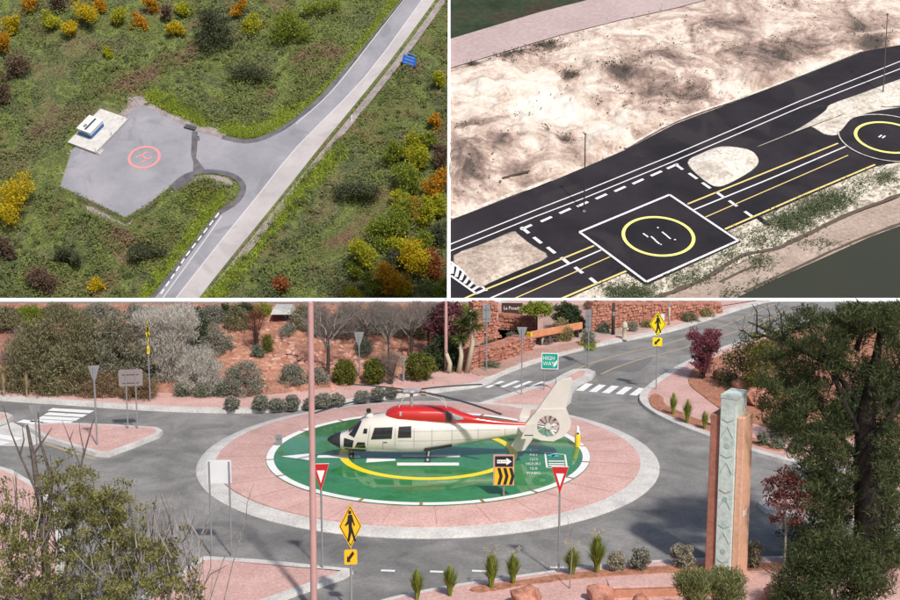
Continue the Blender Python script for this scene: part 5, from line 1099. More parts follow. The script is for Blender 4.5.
# ================================================================ walls, boards and stones
def stone_wall(name, label, p0, p1, h0, h1, th=.5, mat='stone_red', seed=1, size=.17, par_cat='wall'):
    """rubble wall: a core and rough stones laid in courses on its face and top"""
    p0 = Vector(p0); p1 = Vector(p1); d = (p1-p0); L = d.length; rz = math.atan2(d.y, d.x); t = thing(name, label, par_cat, p0, rz)
    MB().add([(0, .06, -.3), (L, .06, -.3), (L, th, -.3), (0, th, -.3), (0, .06, h0-.06), (L, .06, h1-.06), (L, th, h1-.06), (0, th, h0-.06)], [(3, 2, 1, 0), (4, 5, 6, 7), (0, 1, 5, 4), (1, 2, 6, 5), (2, 3, 7, 6), (3, 0, 4, 7)]).build('core', mat, t)
    mb = MB(); R_ = random.Random(seed); z = 0
    while z < max(h0, h1):
        ch = size*R_.uniform(.6, 1.0); x = 0
        while x < L:
            w_ = size*R_.uniform(.8, 1.9); hl = h0+(h1-h0)*(x/L)
            if z+ch*.5 < hl:
                j = [R_.uniform(-.05, .05) for _ in range(8)]; y0 = R_.uniform(-.05, .05)
                bx = [(x+.015, y0, z+.015), (x+w_-.015, y0+j[0], z+.015), (x+w_-.015, .12, z+.01), (x+.015, .12, z+.01), (x+.015+abs(j[1]), y0+j[2]*.5, z+ch-.015+j[3]*.4), (x+w_-.015-abs(j[4]), y0+j[5]*.5, z+ch-.015+j[6]*.4), (x+w_-.02, .12, z+ch), (x+.02, .12, z+ch)]
                mb.add(bx, [(3, 2, 1, 0), (4, 5, 6, 7), (0, 1, 5, 4), (1, 2, 6, 5), (2, 3, 7, 6), (3, 0, 4, 7)])
            x += w_
        z += ch
    x = 0
    while x < L:
        w_ = size*R_.uniform(.8, 1.5); hl = h0+(h1-h0)*(x/L); mb.box((x+w_/2, th/2, hl-.02+R_.uniform(-.03, .04)), (w_*.94, th*1.05, .12), R_.uniform(-.05, .05)); x += w_
    tag(mb.build('stones', mat, t), None, None, None, 'stuff')
    return t
def hz_at(u, v, vt, z=.13): b = P(u, v, z); return zat(b, vt)-b.z
stone_wall('stone_wall', 'long red rubble wall above the side road, behind the hydrant', P(592, 333, .13), P(720, 313.5, .13), hz_at(592, 333, 303.5), hz_at(720, 313.5, 303.5), seed=3)
stone_wall('stone_wall', 'red rubble wall with cream stones under the palm and hedge', P(471, 371, .13), P(520, 356, .13), .85, .8, seed=4)
stone_wall('stone_wall', 'pale red rubble wall running to the bench', P(519.5, 355, .13), P(533, 351.5, .13), .85, .6, seed=5)
stone_wall('stone_pier', 'tall red stone gate pier behind the grey sign back', P(473, 343, .13), P(497, 341.5, .13), hz_at(480, 343, 304), hz_at(497, 341.5, 304), th=.7, seed=6)
stone_wall('stone_wall', 'dark red wall under the white lettered board', P(498, 330, .13), P(535, 332, .13), hz_at(498, 330, 314.5), hz_at(535, 332, 318), th=.4, mat='terracotta_dark', seed=8, size=.2)
b = P(540, 336, .13); t = thing('gate_pier', 'short pink rendered pier by the small tree trunk', 'pier', b); hh_ = zat(b, 315)-b.z; MB().box((0, 0, hh_/2), (.28, .3, hh_)).build('shaft', 'pink_paving', t, bevel=.02); MB().box((0, 0, hh_+.03), (.34, .36, .08)).build('cap', 'pink_paving', t, bevel=.01)
# name board
b = P(512, 321, .13); t = thing('name_board', 'dark board with white lettering between pink posts', 'sign', b, math.radians(-4)); top = zat(b, 303.2)-b.z
bw_ = 21*mpp(b); bd = MB().box((0, 0, top-.30), (bw_, .08, .62)).build('board', 'board_dark' if 'board_dark' in M else gloss('board_dark', (.05, .022, .018), .6), t, bevel=.01)
vs, fs = text_mesh('La Posada', .26); MB().add([(x*.86, -.043, top-.26+y) for x, y, z in vs], fs).sheetbuild('lettering', 'sign_white', bd)
for x in (-bw_/2-.16, bw_/2+.06): MB().box((x, .0, top/2), (.26 if x < 0 else .1, .2, top)).build('post', 'pink_paving', t)
# timber bench rail
p0 = P(530, 347.5, .13); p1 = P(581, 337.5, .13); d = p1-p0; L_ = d.length; t = thing('roadside_bench', 'long orange timber bench beside the side road', 'bench', p0, math.atan2(d.y, d.x))
zt = zat(p0, 344)-p0.z+.25
MB().box((L_/2, -.05, .62), (L_, .10, .34)).build('backrest', 'orange_wood' if 'orange_wood' in M else surf('orange_wood', [(.5, .2, .10), (.64, .28, .14)], 3, .7, fine=(12, .3)), t, bevel=.02)
M['orange_wood'] = bpy.data.materials['orange_wood']
MB().box((L_/2, .2, .42), (L_, .4, .07)).build('seat', 'orange_wood', t, bevel=.01)
for i in range(7): MB().box((L_*(i+.4)/6.8, .12, .19), (.07, .3, .40)).build('leg', 'bark', t)
MB().box((-.06, .0, .45), (.12, .3, .6)).build('end_panel', 'bollard_yellow', t)
# steps/rails above the bench
for i, (u, v, l) in enumerate([(541, 345, 9), (548, 343, 10), (553, 341.5, 11)]):
    b = P(u, v, .13); t = thing('timber_post', ['leftmost', 'middle', 'rightmost'][i]+' short pale timber post leaning behind the bench', 'post', b, 0, 'timber posts behind the bench'); MB().tube([(0, 0, 0), (.12, .1, l*mpp(b))], [.07, .05], 7).build('post', 'bark_pale', t); MB().box((.12, .1, l*mpp(b)), (.13, .13, .05)).build('cap', 'bark_pale', t)
# low front wall and boulders
p0 = P(607, 592, .1); p1 = P(716, 589, .1); d = p1-p0; t = thing('low_wall', 'low terracotta wall at the front edge between boulder and shrub', 'wall', p0, math.atan2(d.y, d.x))
MB().box((d.length/2, -.25, .12), (d.length, .5, .36)).build('wall', 'terracotta', t, bevel=.03); MB().box((d.length/2, -.25, .31), (d.length+.04, .54, .05)).build('coping', 'pink_paving', t, bevel=.01)
for i, (u, v, r_, lab) in enumerate([(527, 606, .36, 'red-brown boulder at the bottom edge under the thin white post'), (601, 602, .33, 'dark red boulder at the left end of the low terracotta wall'), (641, 606, .22, 'small red boulder at the bottom edge before the low wall'), (777, 606, .4, 'pinkish boulder at the foot of the small red-leaved tree'), (742, 393, .42, 'red rock at the top of the right planting bed'), (757, 405, .55, 'big red rock behind the pillar top'), (722, 380, .4, 'red rock beside the burgundy shrub'), (733, 384, .32, 'low red rock between the burgundy shrub and the big rock'), (770, 409, .35, 'red rock right of the big rock, under the pinyon'), (812, 412, .4, 'red rock low in the shade of the pinyon'), (828, 410, .35, 'last red rock of the row under the pinyon')]):
    o = MB().rock((0, 0, r_*.5), r_, i*7+1, .85).build('boulder', 'stone_red', smooth=50); o.location = P(u, v, .12); tag(o, lab, 'rock')
p0 = P(762, 412, .13); p1 = P(832, 407, .13); stone_wall('stone_edging', 'low red stone edging under the pinyon', p0, p1, .3, .3, .3, seed=11, size=.2)
b = P(797, 413, .13); t = thing('banner_post', 'small post hung with a red, white and blue banner under the pinyon', 'banner', b); zt = zat(b, 375)-b.z; MB().tube([(0, 0, 0), (0, 0, zt)], .03, 8).build('post', 'metal', t)
for k_, mt in enumerate(['sign_red', 'sign_white', 'sign_red', 'sign_blue', 'sign_white', 'sign_red']): MB().box((.02*(-1)**k_, -.04, zt-.12-k_*.17), (.17, .02, .17)).build('banner_band', mt, t)
# rubble of loose stones on the bank (uncountable)
mb = MB()
for i in range(420):
    u = random.gauss(292, 42) if i % 2 else random.uniform(215, 440); v = random.gauss(352, 14) if i % 2 else random.uniform(342, 392)
    p = Pb(u, v); mb.rock((p.x, p.y, p.z), random.uniform(.05, .17), i, .7)
tag(mb.build('rubble', 'rubble' if 'rubble' in M else 'stone_pink' if 'stone_pink' in M else surf('stone_pink', [(.34, .13, .09), (.50, .26, .2), (.58, .40, .32)], 2.2, .9)), 'loose pink and red stones strewn over the earth bank', 'stones', None, 'stuff')
# dark red shelter on the bank
p = Pb(282, 322); t = thing('shelter', 'small dark red shed with grey roof high on the earth bank', 'shed', p); k_ = mpp(p); MB().box((0, .6, 4*k_), (18*k_, 1.0, 11*k_)).build('wall', 'shed_red' if 'shed_red' in M else gloss('shed_red', (.13, .03, .025), .8), t); MB().box((0, .5, 11.2*k_), (21*k_, 1.6, 5*k_), 0, .8).build('roof', 'wall_grey', t); MB().box((2*k_, .08, 3*k_), (5*k_, .05, 8*k_)).build('door', 'heli_dark', t)
# ================================================================ planting round the roundabout
def sh(name, label, u, v, wpx, hpx, mat, leaf, clumps, per, shape='dome', bank=False, cat='shrub', **k):
    b = Pb(u, v) if bank else P(u, v, .14); s_ = mpp(b); return plant(name, label, cat, b, wpx*s_, (zat(b, v-hpx)-b.z), mat, leaf, clumps, per, shape, **k)
gs = 'small grey-green shrubs along the far kerb'
for i, (u, v, wd, hg) in enumerate([(232, 409.5, 12, 12), (260, 409.5, 16, 13), (277, 409, 15, 9), (292, 408.5, 13, 12), (309, 407.5, 9, 8), (323, 407, 15, 13), (338, 405, 14, 10), (362, 401, 12, 9), (378, 399, 14, 11), (391, 396, 9, 7)]):
    sh('kerb_shrub', ['first', 'second', 'third', 'fourth', 'fifth', 'sixth', 'seventh', 'eighth', 'ninth', 'last'][i]+' small grey-green shrub from the left along the far kerb', u, v, wd*1.12, hg*1.1, 'sage', (.10, .035), 70, 44, 'ball', cr=.13, stem_r=.012, group=gs)
for u, v, wd, hg, lab in [(345, 384.5, 24, 26, 'round green shrub left of the yield sign back'), (374, 384, 23, 26, 'round green shrub right of the yield sign back'), (420, 380, 34, 30, 'largest round green shrub, beside the pink lamp pole')]:
    sh('round_shrub', lab, u, v, wd, hg, 'box_green', (.10, .04), 150, 36, 'ball', cr=.2, group='round green shrubs', stems=6)
# foreground tufts of ornamental grass
for u, v, wd, hg, lab, pl_ in [(417, 600, 15, 34, 'grass clump at the bottom, leftmost of the front row', None), (450, 596, 17, 34, 'second grass clump from the left in the front row', None), (491.5, 588.5, 18, 40, 'third grass clump from the left in the front row, with pale plumes', 1), (513, 584, 16, 34, 'fourth grass clump of the front row', 1), (572, 575, 19, 31, 'grass clump just right of the front yield sign', 1), (597, 573, 21, 42, 'tallest grass clump of the front row', 1)]:
    b = P(u, v, .14); grass_clump('grass_clump', lab, b, wd*mpp(b)*1.15, zat(b, v-hg)-b.z, 'grass_lime', 420, 'grass clumps along the front kerb', 'plume' if pl_ else None)
for u, v, wd, hg, lab in [(673, 415, 10, 24, 'grass tuft highest up in the right planting strip'), (687, 423, 12, 26, 'second grass tuft down the right planting strip'), (704.5, 429, 9, 20, 'third grass tuft down the right planting strip'), (714, 426, 10, 16, 'grass tuft hidden behind the pillar top'), (27, 397, 7, 26, 'tall dry grass tuft on the left back pavement by the crosswalk'), (4, 396, 7, 24, 'dry grass tuft at the left edge of the back pavement')]:
    b = P(u, v, .14); grass_clump('grass_tuft', lab, b, wd*mpp(b)*1.2, zat(b, v-hg)-b.z, 'grass_lime' if u > 100 else 'straw', 260, 'grass tufts')
for u, v, wd, hg, lab in [(616, 570.5, 16, 20, 'small dusty shrub right of the tallest grass clump'), (639, 569, 22, 22, 'greyer dusty shrub, second right of the tallest grass clump'), (682, 567, 26, 24, 'pale dusty shrub left of the pillar'), (753, 567, 19, 30, 'dusty shrub right against the pillar')]:
    sh('dusty_shrub', lab, u, v, wd, hg, 'shrub_dusty' if u != 639 else 'sage', (.07, .03), 60, 44, 'ball', cr=.11, stem_r=.012, group='dusty shrubs along the front kerb')
for u, v, wd, hg, lab in [(692, 622, 40, 52, 'soft green shrub at the bottom edge left of the pillar'), (727, 620, 44, 50, 'soft green shrub at the foot of the pillar')]:
    sh('front_shrub', lab, u, v, wd, hg, 'soft_green', (.14, .02), 90, 70, 'fan', up=1.2, spread=.7, cr=.2, group='soft shrubs at the bottom edge')
for u, v, wd, hg, lab in [(762, 445, 14, 14, 'dark shrub just right of the pillar top'), (778, 448, 16, 14, 'dark shrub second right of the pillar top'), (796, 452, 18, 18, 'dark shrub under the pinyon boughs'), (742, 448, 8, 10, 'small dark shrub touching the pillar')]:
    sh('low_shrub', lab, u, v, wd, hg, 'sage_green', (.09, .03), 30, 36, stem_r=.012)
# burgundy shrub, trees behind it
sh('burgundy_shrub', 'burgundy fan-shaped shrub on the right bed by the side road', 702, 379, 42, 52, 'burgundy_bright', (.11, .04), 130, 48, 'fan', cr=.22, up=1.2, spread=.7, stems=12, stem_r=.025)
sh('dark_shrub', 'dense dark green shrub behind the red rocks', 742, 388, 52, 58, 'dark_green', (.10, .04), 110, 44, 'dome', cr=.35)
sh('yellow_green_tree', 'tall thin yellow-green tree behind the red rocks', 764, 397, 46, 84, 'tree_green_gold' if 'tree_green_gold' in M else 'box_green', (.11, .04), 140, 44, 'column', cr=.3, cat='tree', trunk=(.05, 1.6), crown='crown')
sh('dark_shrub', 'dark shrub filling the shade left of the pinyon trunk', 798, 440, 66, 66, 'dark_green', (.11, .04), 110, 40, 'dome', cr=.3)
for u, v, wd, hg, lab in [(872, 400, 60, 46, 'dark bush behind the pinyon trunk'), (905, 410, 50, 50, 'dark bush behind the pinyon at the right edge'), (845, 432, 40, 40, 'low dark bush behind the pinyon trunk base')]:
    sh('dark_shrub', lab, u, v, wd, hg, 'dark_green', (.12, .045), 150, 44, 'dome', cr=.35)
# small red-leaved tree on the front pavement
b = P(783, 582, .1); s_ = mpp(b)
plant('red_leaf_tree', 'small red-leaved tree right of the pillar', 'tree', b, 44*s_, zat(b, 466)-b.z, 'red_leaf', (.075, .045), 70, 26, 'ball', None, (zat(b, 530)-b.z), .16, 'bark_grey', 9, .02, trunk=(.035, zat(b, 520)-b.z), crown='crown') if False else None
hT = zat(b, 466)-b.z; z0_ = zat(b, 527)-b.z
t = thing('red_leaf_tree', 'small red-leaved tree right of the pillar', 'tree', b)
cs = shape_pts('ball', 80, 46*s_, 40*s_, hT-z0_, z0_); quads_obj('crown', cloud(cs, .15, 24, (.085, .05)), 'red_leaf', t)
mb = MB(); mb.tube([(0, 0, -.05), (.02, 0, z0_*.6), (0, 0, z0_+.3)], [.035, .03, .022], 7)
for q in cs[:16]: mb.tube([(0, 0, z0_*.95), tuple(np.array(q)*.6+np.array([0, 0, z0_*.45])), tuple(q)], [.016, .011, .005], 4, cap=False)
mb.build('trunk', 'bark_grey', t)
# big pinyon on the right
b = P(862, 573, .1); s_ = mpp(b); hT = zat(b, 303.5)-b.z
t = thing('pinyon_tree', 'large dark pinyon pine filling the right side', 'tree', b)
mb = MB(); tr = [(.15, 0, -.1), (.12, .05, hT*.2), (-.02, .1, hT*.4), (-.08, .15, hT*.58), (.1, .2, hT*.75), (.2, .2, hT*.93)]
mb.tube(tr, [.44, .37, .32, .25, .15, .05], 12); limbs = []
def px(u, v, dy=0):
    """point near the tree plane at a picture position, dy metres further away"""
    d = ray(u, v); tt = (b.y+dy)/d.y; q = CAM+d*tt; return q-b
for (u0, v0, dy0), (u1, v1, dy1), r_ in [((856, 470, .1), (900, 400, -.3), .16), ((858, 440, .1), (905, 350, .8), .12), ((856, 430, .1), (820, 345, -.5), .11), ((856, 400, 0), (815, 320, 0), .10), ((856, 455, .1), (810, 395, .9), .09), ((855, 370, .2), (770, 338, .3), .075), ((850, 365, .2), (748, 322, -.2), .07), ((856, 350, .2), (870, 310, .5), .08), ((858, 500, .1), (815, 470, -.8), .08), ((860, 520, 0), (905, 470, .6), .10), ((858, 540, 0), (905, 520, -.6), .08), ((858, 560, 0), (830, 520, -.7), .06), ((856, 420, .2), (892, 320, -.4), .09), ((855, 480, 0), (795, 445, .3), .06), ((780, 342, .3), (752, 304, .2), .035), ((790, 344, .3), (775, 305, .4), .035), ((770, 336, .3), (738, 330, .2), .025)]:
    p0, p1 = px(u0, v0, dy0), px(u1, v1, dy1); m1 = p0.lerp(p1, .4)+Vector((rng.normal()*.12, rng.normal()*.15, -.12)); m2 = p0.lerp(p1, .75)+Vector((rng.normal()*.1, rng.normal()*.15, .02))
    mb.tube([p0, m1, m2, p1], [r_, r_*.75, r_*.5, r_*.22], 7, cap=False)
    for k_ in range(7):
        a = m1.lerp(p1, random.random()); e_ = a+Vector(rng.normal(size=3))*.45; mb.tube([a, a.lerp(e_, .5)+Vector((0, 0, .06)), e_], [r_*.25, r_*.16, .006], 4, cap=False)
mb.v = [(x, y, min(z, hT)) for x, y, z in mb.v]; mb.build('trunk', 'bark_dark', t, smooth=True)
fol = []
for u, v, su, sv, n in [(790, 345, 12, 14, 18), (775, 395, 12, 18, 26), (790, 420, 14, 12, 26), (845, 350, 8, 10, 10), (888, 440, 10, 18, 34), (890, 490, 10, 18, 40), (888, 540, 12, 16, 40), (825, 440, 12, 12, 26), (820, 485, 16, 14, 34), (835, 515, 14, 12, 26), (805, 440, 12, 10, 22), (800, 385, 12, 12, 20), (795, 540, 10, 14, 22), (880, 318, 22, 12, 60), (840, 322, 20, 12, 46), (812, 330, 14, 14, 30), (900, 345, 16, 16, 40), (835, 355, 18, 16, 44), (800, 362, 14, 14, 26), (815, 390, 16, 14, 34), (885, 380, 14, 18, 36), (835, 415, 12, 14, 20), (800, 415, 10, 12, 16), (890, 425, 12, 16, 26), (840, 455, 14, 14, 30), (812, 470, 16, 14, 34), (885, 465, 12, 14, 20), (835, 500, 18, 14, 40), (808, 500, 10, 10, 14), (890, 515, 12, 16, 26), (830, 540, 22, 16, 54), (855, 575, 26, 16, 60), (815, 575, 16, 16, 40), (895, 570, 12, 20, 34), (785, 340, 10, 8, 9), (775, 375, 8, 10, 8), (838, 600, 26, 12, 44), (800, 598, 10, 10, 20), (895, 310, 14, 8, 26), (858, 312, 16, 8, 26), (772, 352, 8, 6, 6)]:
    for k_ in range(int(n*.8)):
        vv_ = max(306 + random.random()*4, random.gauss(v, sv*.75)); q = px(random.gauss(u, su*.7), vv_, random.gauss(.1, .8))
        if q.z < .05: continue
        fol.append(tuple(q))
fol = np.array(fol)
quads_obj('crown', cloud(fol, .27, 92, (.15, .022), .75, .7), 'pine', t)
# dense juniper under it
b2 = P(832, 622, .1); plant('juniper_shrub', 'dense dark juniper at the bottom right under the pinyon', 'shrub', b2, 3.4, 2.6, 'pine', (.13, .022), 230, 110, 'dome', 1.6, 0, .3, 'bark', 8)
# left foreground bush with bare branches
b = P(70, 655, .0); t = thing('foreground_bush', 'big olive-green bush with grey twigs in the lower left foreground', 'shrub', b)
def px2(u, v, dy=0):
    d = ray(u, v); tt = (b.y+dy)/d.y; return CAM+d*tt-b
fol = []
for u, v, su, sv, n in [(75, 508, 28, 18, 84), (115, 505, 16, 14, 36), (35, 530, 24, 20, 50), (105, 525, 20, 18, 46), (130, 550, 22, 16, 50), (165, 560, 18, 16, 34), (60, 560, 40, 18, 80), (120, 585, 40, 14, 80), (30, 590, 30, 14, 60), (10, 555, 14, 22, 34), (180, 590, 16, 10, 24), (60, 478, 14, 12, 14), (85, 480, 10, 10, 12), (5, 500, 8, 14, 10), (60, 610, 60, 10, 90), (150, 610, 30, 8, 40)]:
    for k_ in range(n): fol.append(tuple(px2(random.gauss(u, su*.75), random.gauss(v, sv*.8), random.gauss(0, .6))))
quads_obj('foliage', cloud(np.array(fol), .17, 52, (.08, .03), .8, .8), 'olive_bush', t)
mb = MB(); mg = MB()
for pts, r_ in [([(50, 645, 0), (46, 560, 0), (40, 500, 0), (33, 455, .1), (27, 425, .1)], .12), ([(47, 540, 0), (52, 480, .1), (40, 440, .1), (38, 412, .1)], .055), ([(33, 455, .1), (45, 438, .1), (52, 428, .1)], .03), ([(20, 455, 0), (24, 440, 0), (22, 425, .1)], .025), ([(70, 440, 0), (74, 428, 0)], .012), ([(75, 520, -.2), (60, 490, -.1), (52, 470, 0), (50, 455, 0)], .03), ([(40, 500, 0), (20, 455, 0), (10, 430, .2), (3, 405, .2)], .03), ([(60, 600, 0), (75, 520, -.2), (82, 462, -.1), (84, 448, 0)], .04), ([(82, 470, -.1), (70, 440, 0), (62, 420, 0)], .018), ([(83, 458, 0), (92, 425, 0), (95, 417, 0)], .02), ([(84, 452, 0), (80, 432, 0), (79, 421, 0)], .014), ([(48, 500, 0), (55, 470, .1), (62, 462, .1)], .02)]:
    p_ = [px2(*q) for q in pts]; mb.tube(p_, [r_*(1-.75*i/(len(p_)-1)) for i in range(len(p_))], 7, cap=False)
for i in range(230):
    u = random.uniform(0, 205); vb = random.uniform(520, 610)+ (max(0, u-130)*.2); p0 = px2(u, vb, random.gauss(0, .5)); p1 = px2(u+random.gauss(0, 14), vb-random.uniform(18, 60), random.gauss(0, .6)); m_ = p0.lerp(p1, .5)+Vector(rng.normal(size=3))*.07
    mg.tube([p0, m_, p1], [.016, .012, .006], 4, cap=False)
for u0, v0, u1, v1, r_ in [(138, 575, 146, 515, .022), (175, 590, 174, 478, .013), (185, 600, 182, 505, .012), (200, 600, 178, 528, .022), (205, 595, 205, 505, .01), (190, 570, 198, 508, .012), (222, 610, 246, 520, .016), (246, 525, 252, 488, .01), (210, 600, 234, 535, .014), (120, 560, 105, 520, .015), (70, 545, 55, 525, .018), (72, 535, 84, 505, .016)]:
    p0, p1 = px2(u0, v0), px2(u1, v1, random.gauss(0, .3)); mg.tube([p0, p0.lerp(p1, .5)+Vector(rng.normal(size=3))*.05, p1], [r_, r_*.8, r_*.4], 5, cap=False)
    for k_ in range(5):
        a = p0.lerp(p1, random.uniform(.4, 1)); e_ = a+Vector((random.gauss(0, .18), random.gauss(0, .1), random.uniform(.02, .3))); mg.tube([a, e_], [r_*.45, .003], 4, cap=False)
mb.build('trunk', 'bark_mid', t, smooth=True); mg.build('twigs', 'bark_grey', t)
# thin bare stalk in the front bed and whips
for u, v, vt, lab in ((569.5, 590, 516, 'thin leafless sapling before the right yield sign'),):
    bb = P(u, v, .1); t = thing('bare_sapling', lab, 'tree', bb); h_ = zat(bb, vt)-bb.z; mb = MB(); mb.tube([(0, 0, 0), (.05, 0, h_*.5), (-.08, 0, h_)], [.018, .012, .004], 5)
    mb.build('trunk', 'bark_grey', t); mg = MB()
    for k_ in range(9): z = h_*random.uniform(.3, .95); mg.tube([(0, 0, z), (random.gauss(0, .1), random.gauss(0, .1), z+random.uniform(.1, .4))], [.006, .002], 4, cap=False)
    mg.build('twigs', 'bark_grey', t)['kind'] = 'stuff'
LM('cypress_green', [(.03, .05, .025), (.06, .09, .045), (.10, .14, .07)])
# ---------------------------------------------------------------- back planting
sh('olive_tree', 'broad olive-coloured tree behind the back pavement at far left', 68, 386, 160, 83, 'olive_tree', (.16, .035), 560, 70, 'dome', d=4.5, cr=.42, up=.9, spread=.9, stems=16, stem_r=.07, cat='tree', trunk=(.16, 1.0), crown='crown')
sh('olive_tree', 'smaller olive tree joining the broad one on its right', 122, 388, 84, 84, 'olive_grey', (.16, .035), 260, 64, 'dome', d=3, cr=.38, up=.9, spread=.9, stems=12, stem_r=.05, cat='tree', trunk=(.1, 1.0), crown='crown')
sh('grey_brush', 'tall pale grey brush beside the edge-on yellow sign', 168, 386, 76, 83, 'grey_brush', (.20, .018), 280, 90, 'fan', d=3, cr=.4, up=1.3, spread=.7, stems=30, stem_r=.02)
sh('grey_brush', 'lower pale grey brush right of the tall one', 200, 392, 60, 50, 'grey_brush', (.16, .016), 110, 80, 'dome', d=2, cr=.3, up=1, spread=.8, stems=16, stem_r=.016)
sh('grey_brush', 'grey-mauve brush at the left edge behind the brown hedge', 20, 372, 50, 46, 'twig_grey', (.18, .018), 100, 60, 'dome', d=2, cr=.35, up=1, spread=.8, stems=16)
for i, (u, v, wd, hg, lab) in enumerate([(22, 390, 46, 30, 'brown hedge shrub, leftmost behind the back pavement'), (62, 392.5, 54, 30, 'brown hedge shrub, second from left'), (102, 395.5, 50, 28, 'brown hedge shrub behind the yield sign back'), (140, 398, 44, 26, 'brown hedge shrub below the edge-on yellow sign')]):
    sh('hedge_shrub', lab, u, v, wd, hg, 'hedge_brown', (.12, .02), 110, 60, 'dome', d=1.4, cr=.24, up=.9, group='brown hedge shrubs')
for i, (u, v, wd, hg, mt, lab) in enumerate([(183, 396, 18, 13, 'sage_green', 'sage tuft under the lower grey brush'), (203, 397, 22, 13, 'sage_green', 'sage tuft left of the earth bank'), (222, 396, 16, 12, 'sage_green', 'sage tuft at the foot of the silver bush'), (245, 392, 52, 34, 'sage', 'wide silver-grey bush at the foot of the earth bank'), (292, 384, 30, 22, 'sage', 'silver bush left of the pink lamp pole on the bank'), (318, 382, 26, 16, 'sage', 'low silver bush right of the pink lamp pole'), (258, 358, 10, 14, 'sage_green', 'small green shrub on the open red bank'), (215, 352, 44, 30, 'sage', 'grey bush high on the bank left of the rubble'), (268, 352, 10, 22, 'box_green', 'upright green shrub above the red bank'), (238, 330, 30, 28, 'olive_tree', 'olive bush near the top of the bank')]):
    sh('bank_shrub', lab, u, v, wd, hg, mt, (.10, .03), int(20+wd*hg/14), 46, 'dome', bank=True, cr=.22, stem_r=.015, group='shrubs on the earth bank')
sh('red_twig_bush', 'reddish leafless bush beside the rubble slope', 256, 350, 24, 46, 'red_twig' if 'red_twig' in M else 'red_leaf', (.12, .012), 60, 40, 'fan', bank=True, cr=.25, up=1.3, spread=.6, stems=16)
sh('cypress', 'dark green column cypress behind the grey brush', 195, 350, 30, 47, 'cypress_green', (.12, .05), 160, 50, 'ball', bank=True, cr=.25, cat='tree', trunk=(.05, .8), crown='crown')
sh('dark_shrub', 'dark shrub at the top of the bank right of the cypress', 228, 318, 30, 14, 'dark_green', (.12, .05), 40, 40, 'dome', bank=True, cr=.25)
# leafless trees
def bare_tree(label, u, v, vt, spread_px, mat='bark_grey', r=.06, haze=True, bank=True):
    bb = Pb(u, v) if bank else P(u, v, .13); t = thing('bare_tree', label, 'tree', bb, 0, 'leafless trees on the bank'); h_ = zat(bb, vt)-bb.z; mb = MB(); tips = []
    mb.tube([(0, 0, -.05), (.03, 0, h_*.3), (0, .02, h_*.55)], [r, r*.85, r*.7], 7, cap=False); mb.build('trunk', 'bark', t, smooth=True)
    mg = MB(); s_ = mpp(bb)
    for k_ in range(9):
        a = (k_+random.random())*.7; branch_tree(mg, (0, .01, h_*random.uniform(.3, .55)), (math.cos(a)*spread_px*s_*.42, math.sin(a)*spread_px*s_*.35, h_*random.uniform(.72, .9)), r*.42, 4, .45, 2, 4, .1, tips)
    mg.v = [(x, y, min(z, h_*.98+.02*math.sin(x*9))) for x, y, z in mg.v]; mg.build('branches', mat, t)
    tp = np.array(tips); tp[:, 2] = np.minimum(tp[:, 2], h_*.94)
    quads_obj('fine_twigs', cloud(tp, .28, 16, (.30, .007), .8, .8), 'twig_grey', t)
bare_tree('leafless tree with a dark trunk right of the pink lamp pole', 328, 373, 303.5, 46, r=.085)
bare_tree('leafless tree between the yield sign back and the round shrubs', 366, 350, 303.5, 40, r=.05)
bare_tree('pale leafless tree behind the second round shrub', 388, 372, 303.5, 36, r=.05)
bare_tree('leafless tree above the largest round shrub', 411, 358, 303.5, 50, r=.085)
bare_tree('leafless thicket tree left of the second lamp pole', 428, 352, 304, 36, r=.05)
sh('reed_bush', 'straw and pink leafless bush between the round shrubs', 391, 384, 22, 34, 'straw_pink' if 'straw_pink' in M else 'twig_grey', (.16, .012), 50, 44, 'fan', cr=.25, up=1.3, spread=.6, stems=18)
sh('dark_tree', 'dark green bushy tree under the burgundy tree', 444, 368, 44, 36, 'dark_green', (.12, .05), 150, 44, 'dome', cr=.35, cat='tree', trunk=(.06, .8), crown='crown', d=2)
sh('burgundy_tree', 'burgundy tree behind the second lamp pole', 449, 372, 46, 68, 'burgundy', (.11, .06), 10, 4, 'ball', z0=2.2, cat='tree', trunk=(.06, 2.0), crown='crown') if False else None
bb = P(449, 366, .13); s_ = mpp(bb); zt = zat(bb, 304)-bb.z; zb = zat(bb, 350)-bb.z
t = thing('burgundy_tree', 'burgundy-leaved tree behind the second lamp pole', 'tree', bb); cs = shape_pts('ball', 170, 50*s_, 2.0, zt-zb, zb); cs[:, 1] += .3; quads_obj('crown', cloud(cs, .26, 46, (.12, .06)), 'burgundy', t)
mb = MB(); mb.tube([(0, 0, -.05), (.03, 0, zb*.6), (0, 0, zb+.3)], [.08, .06, .04], 7); [mb.tube([(0, 0, zb), tuple(q*.5+np.array([0, 0, zb*.5])), tuple(q)], [.03, .02, .006], 4, cap=False) for q in cs[:12]]; mb.build('trunk', 'bark', t)
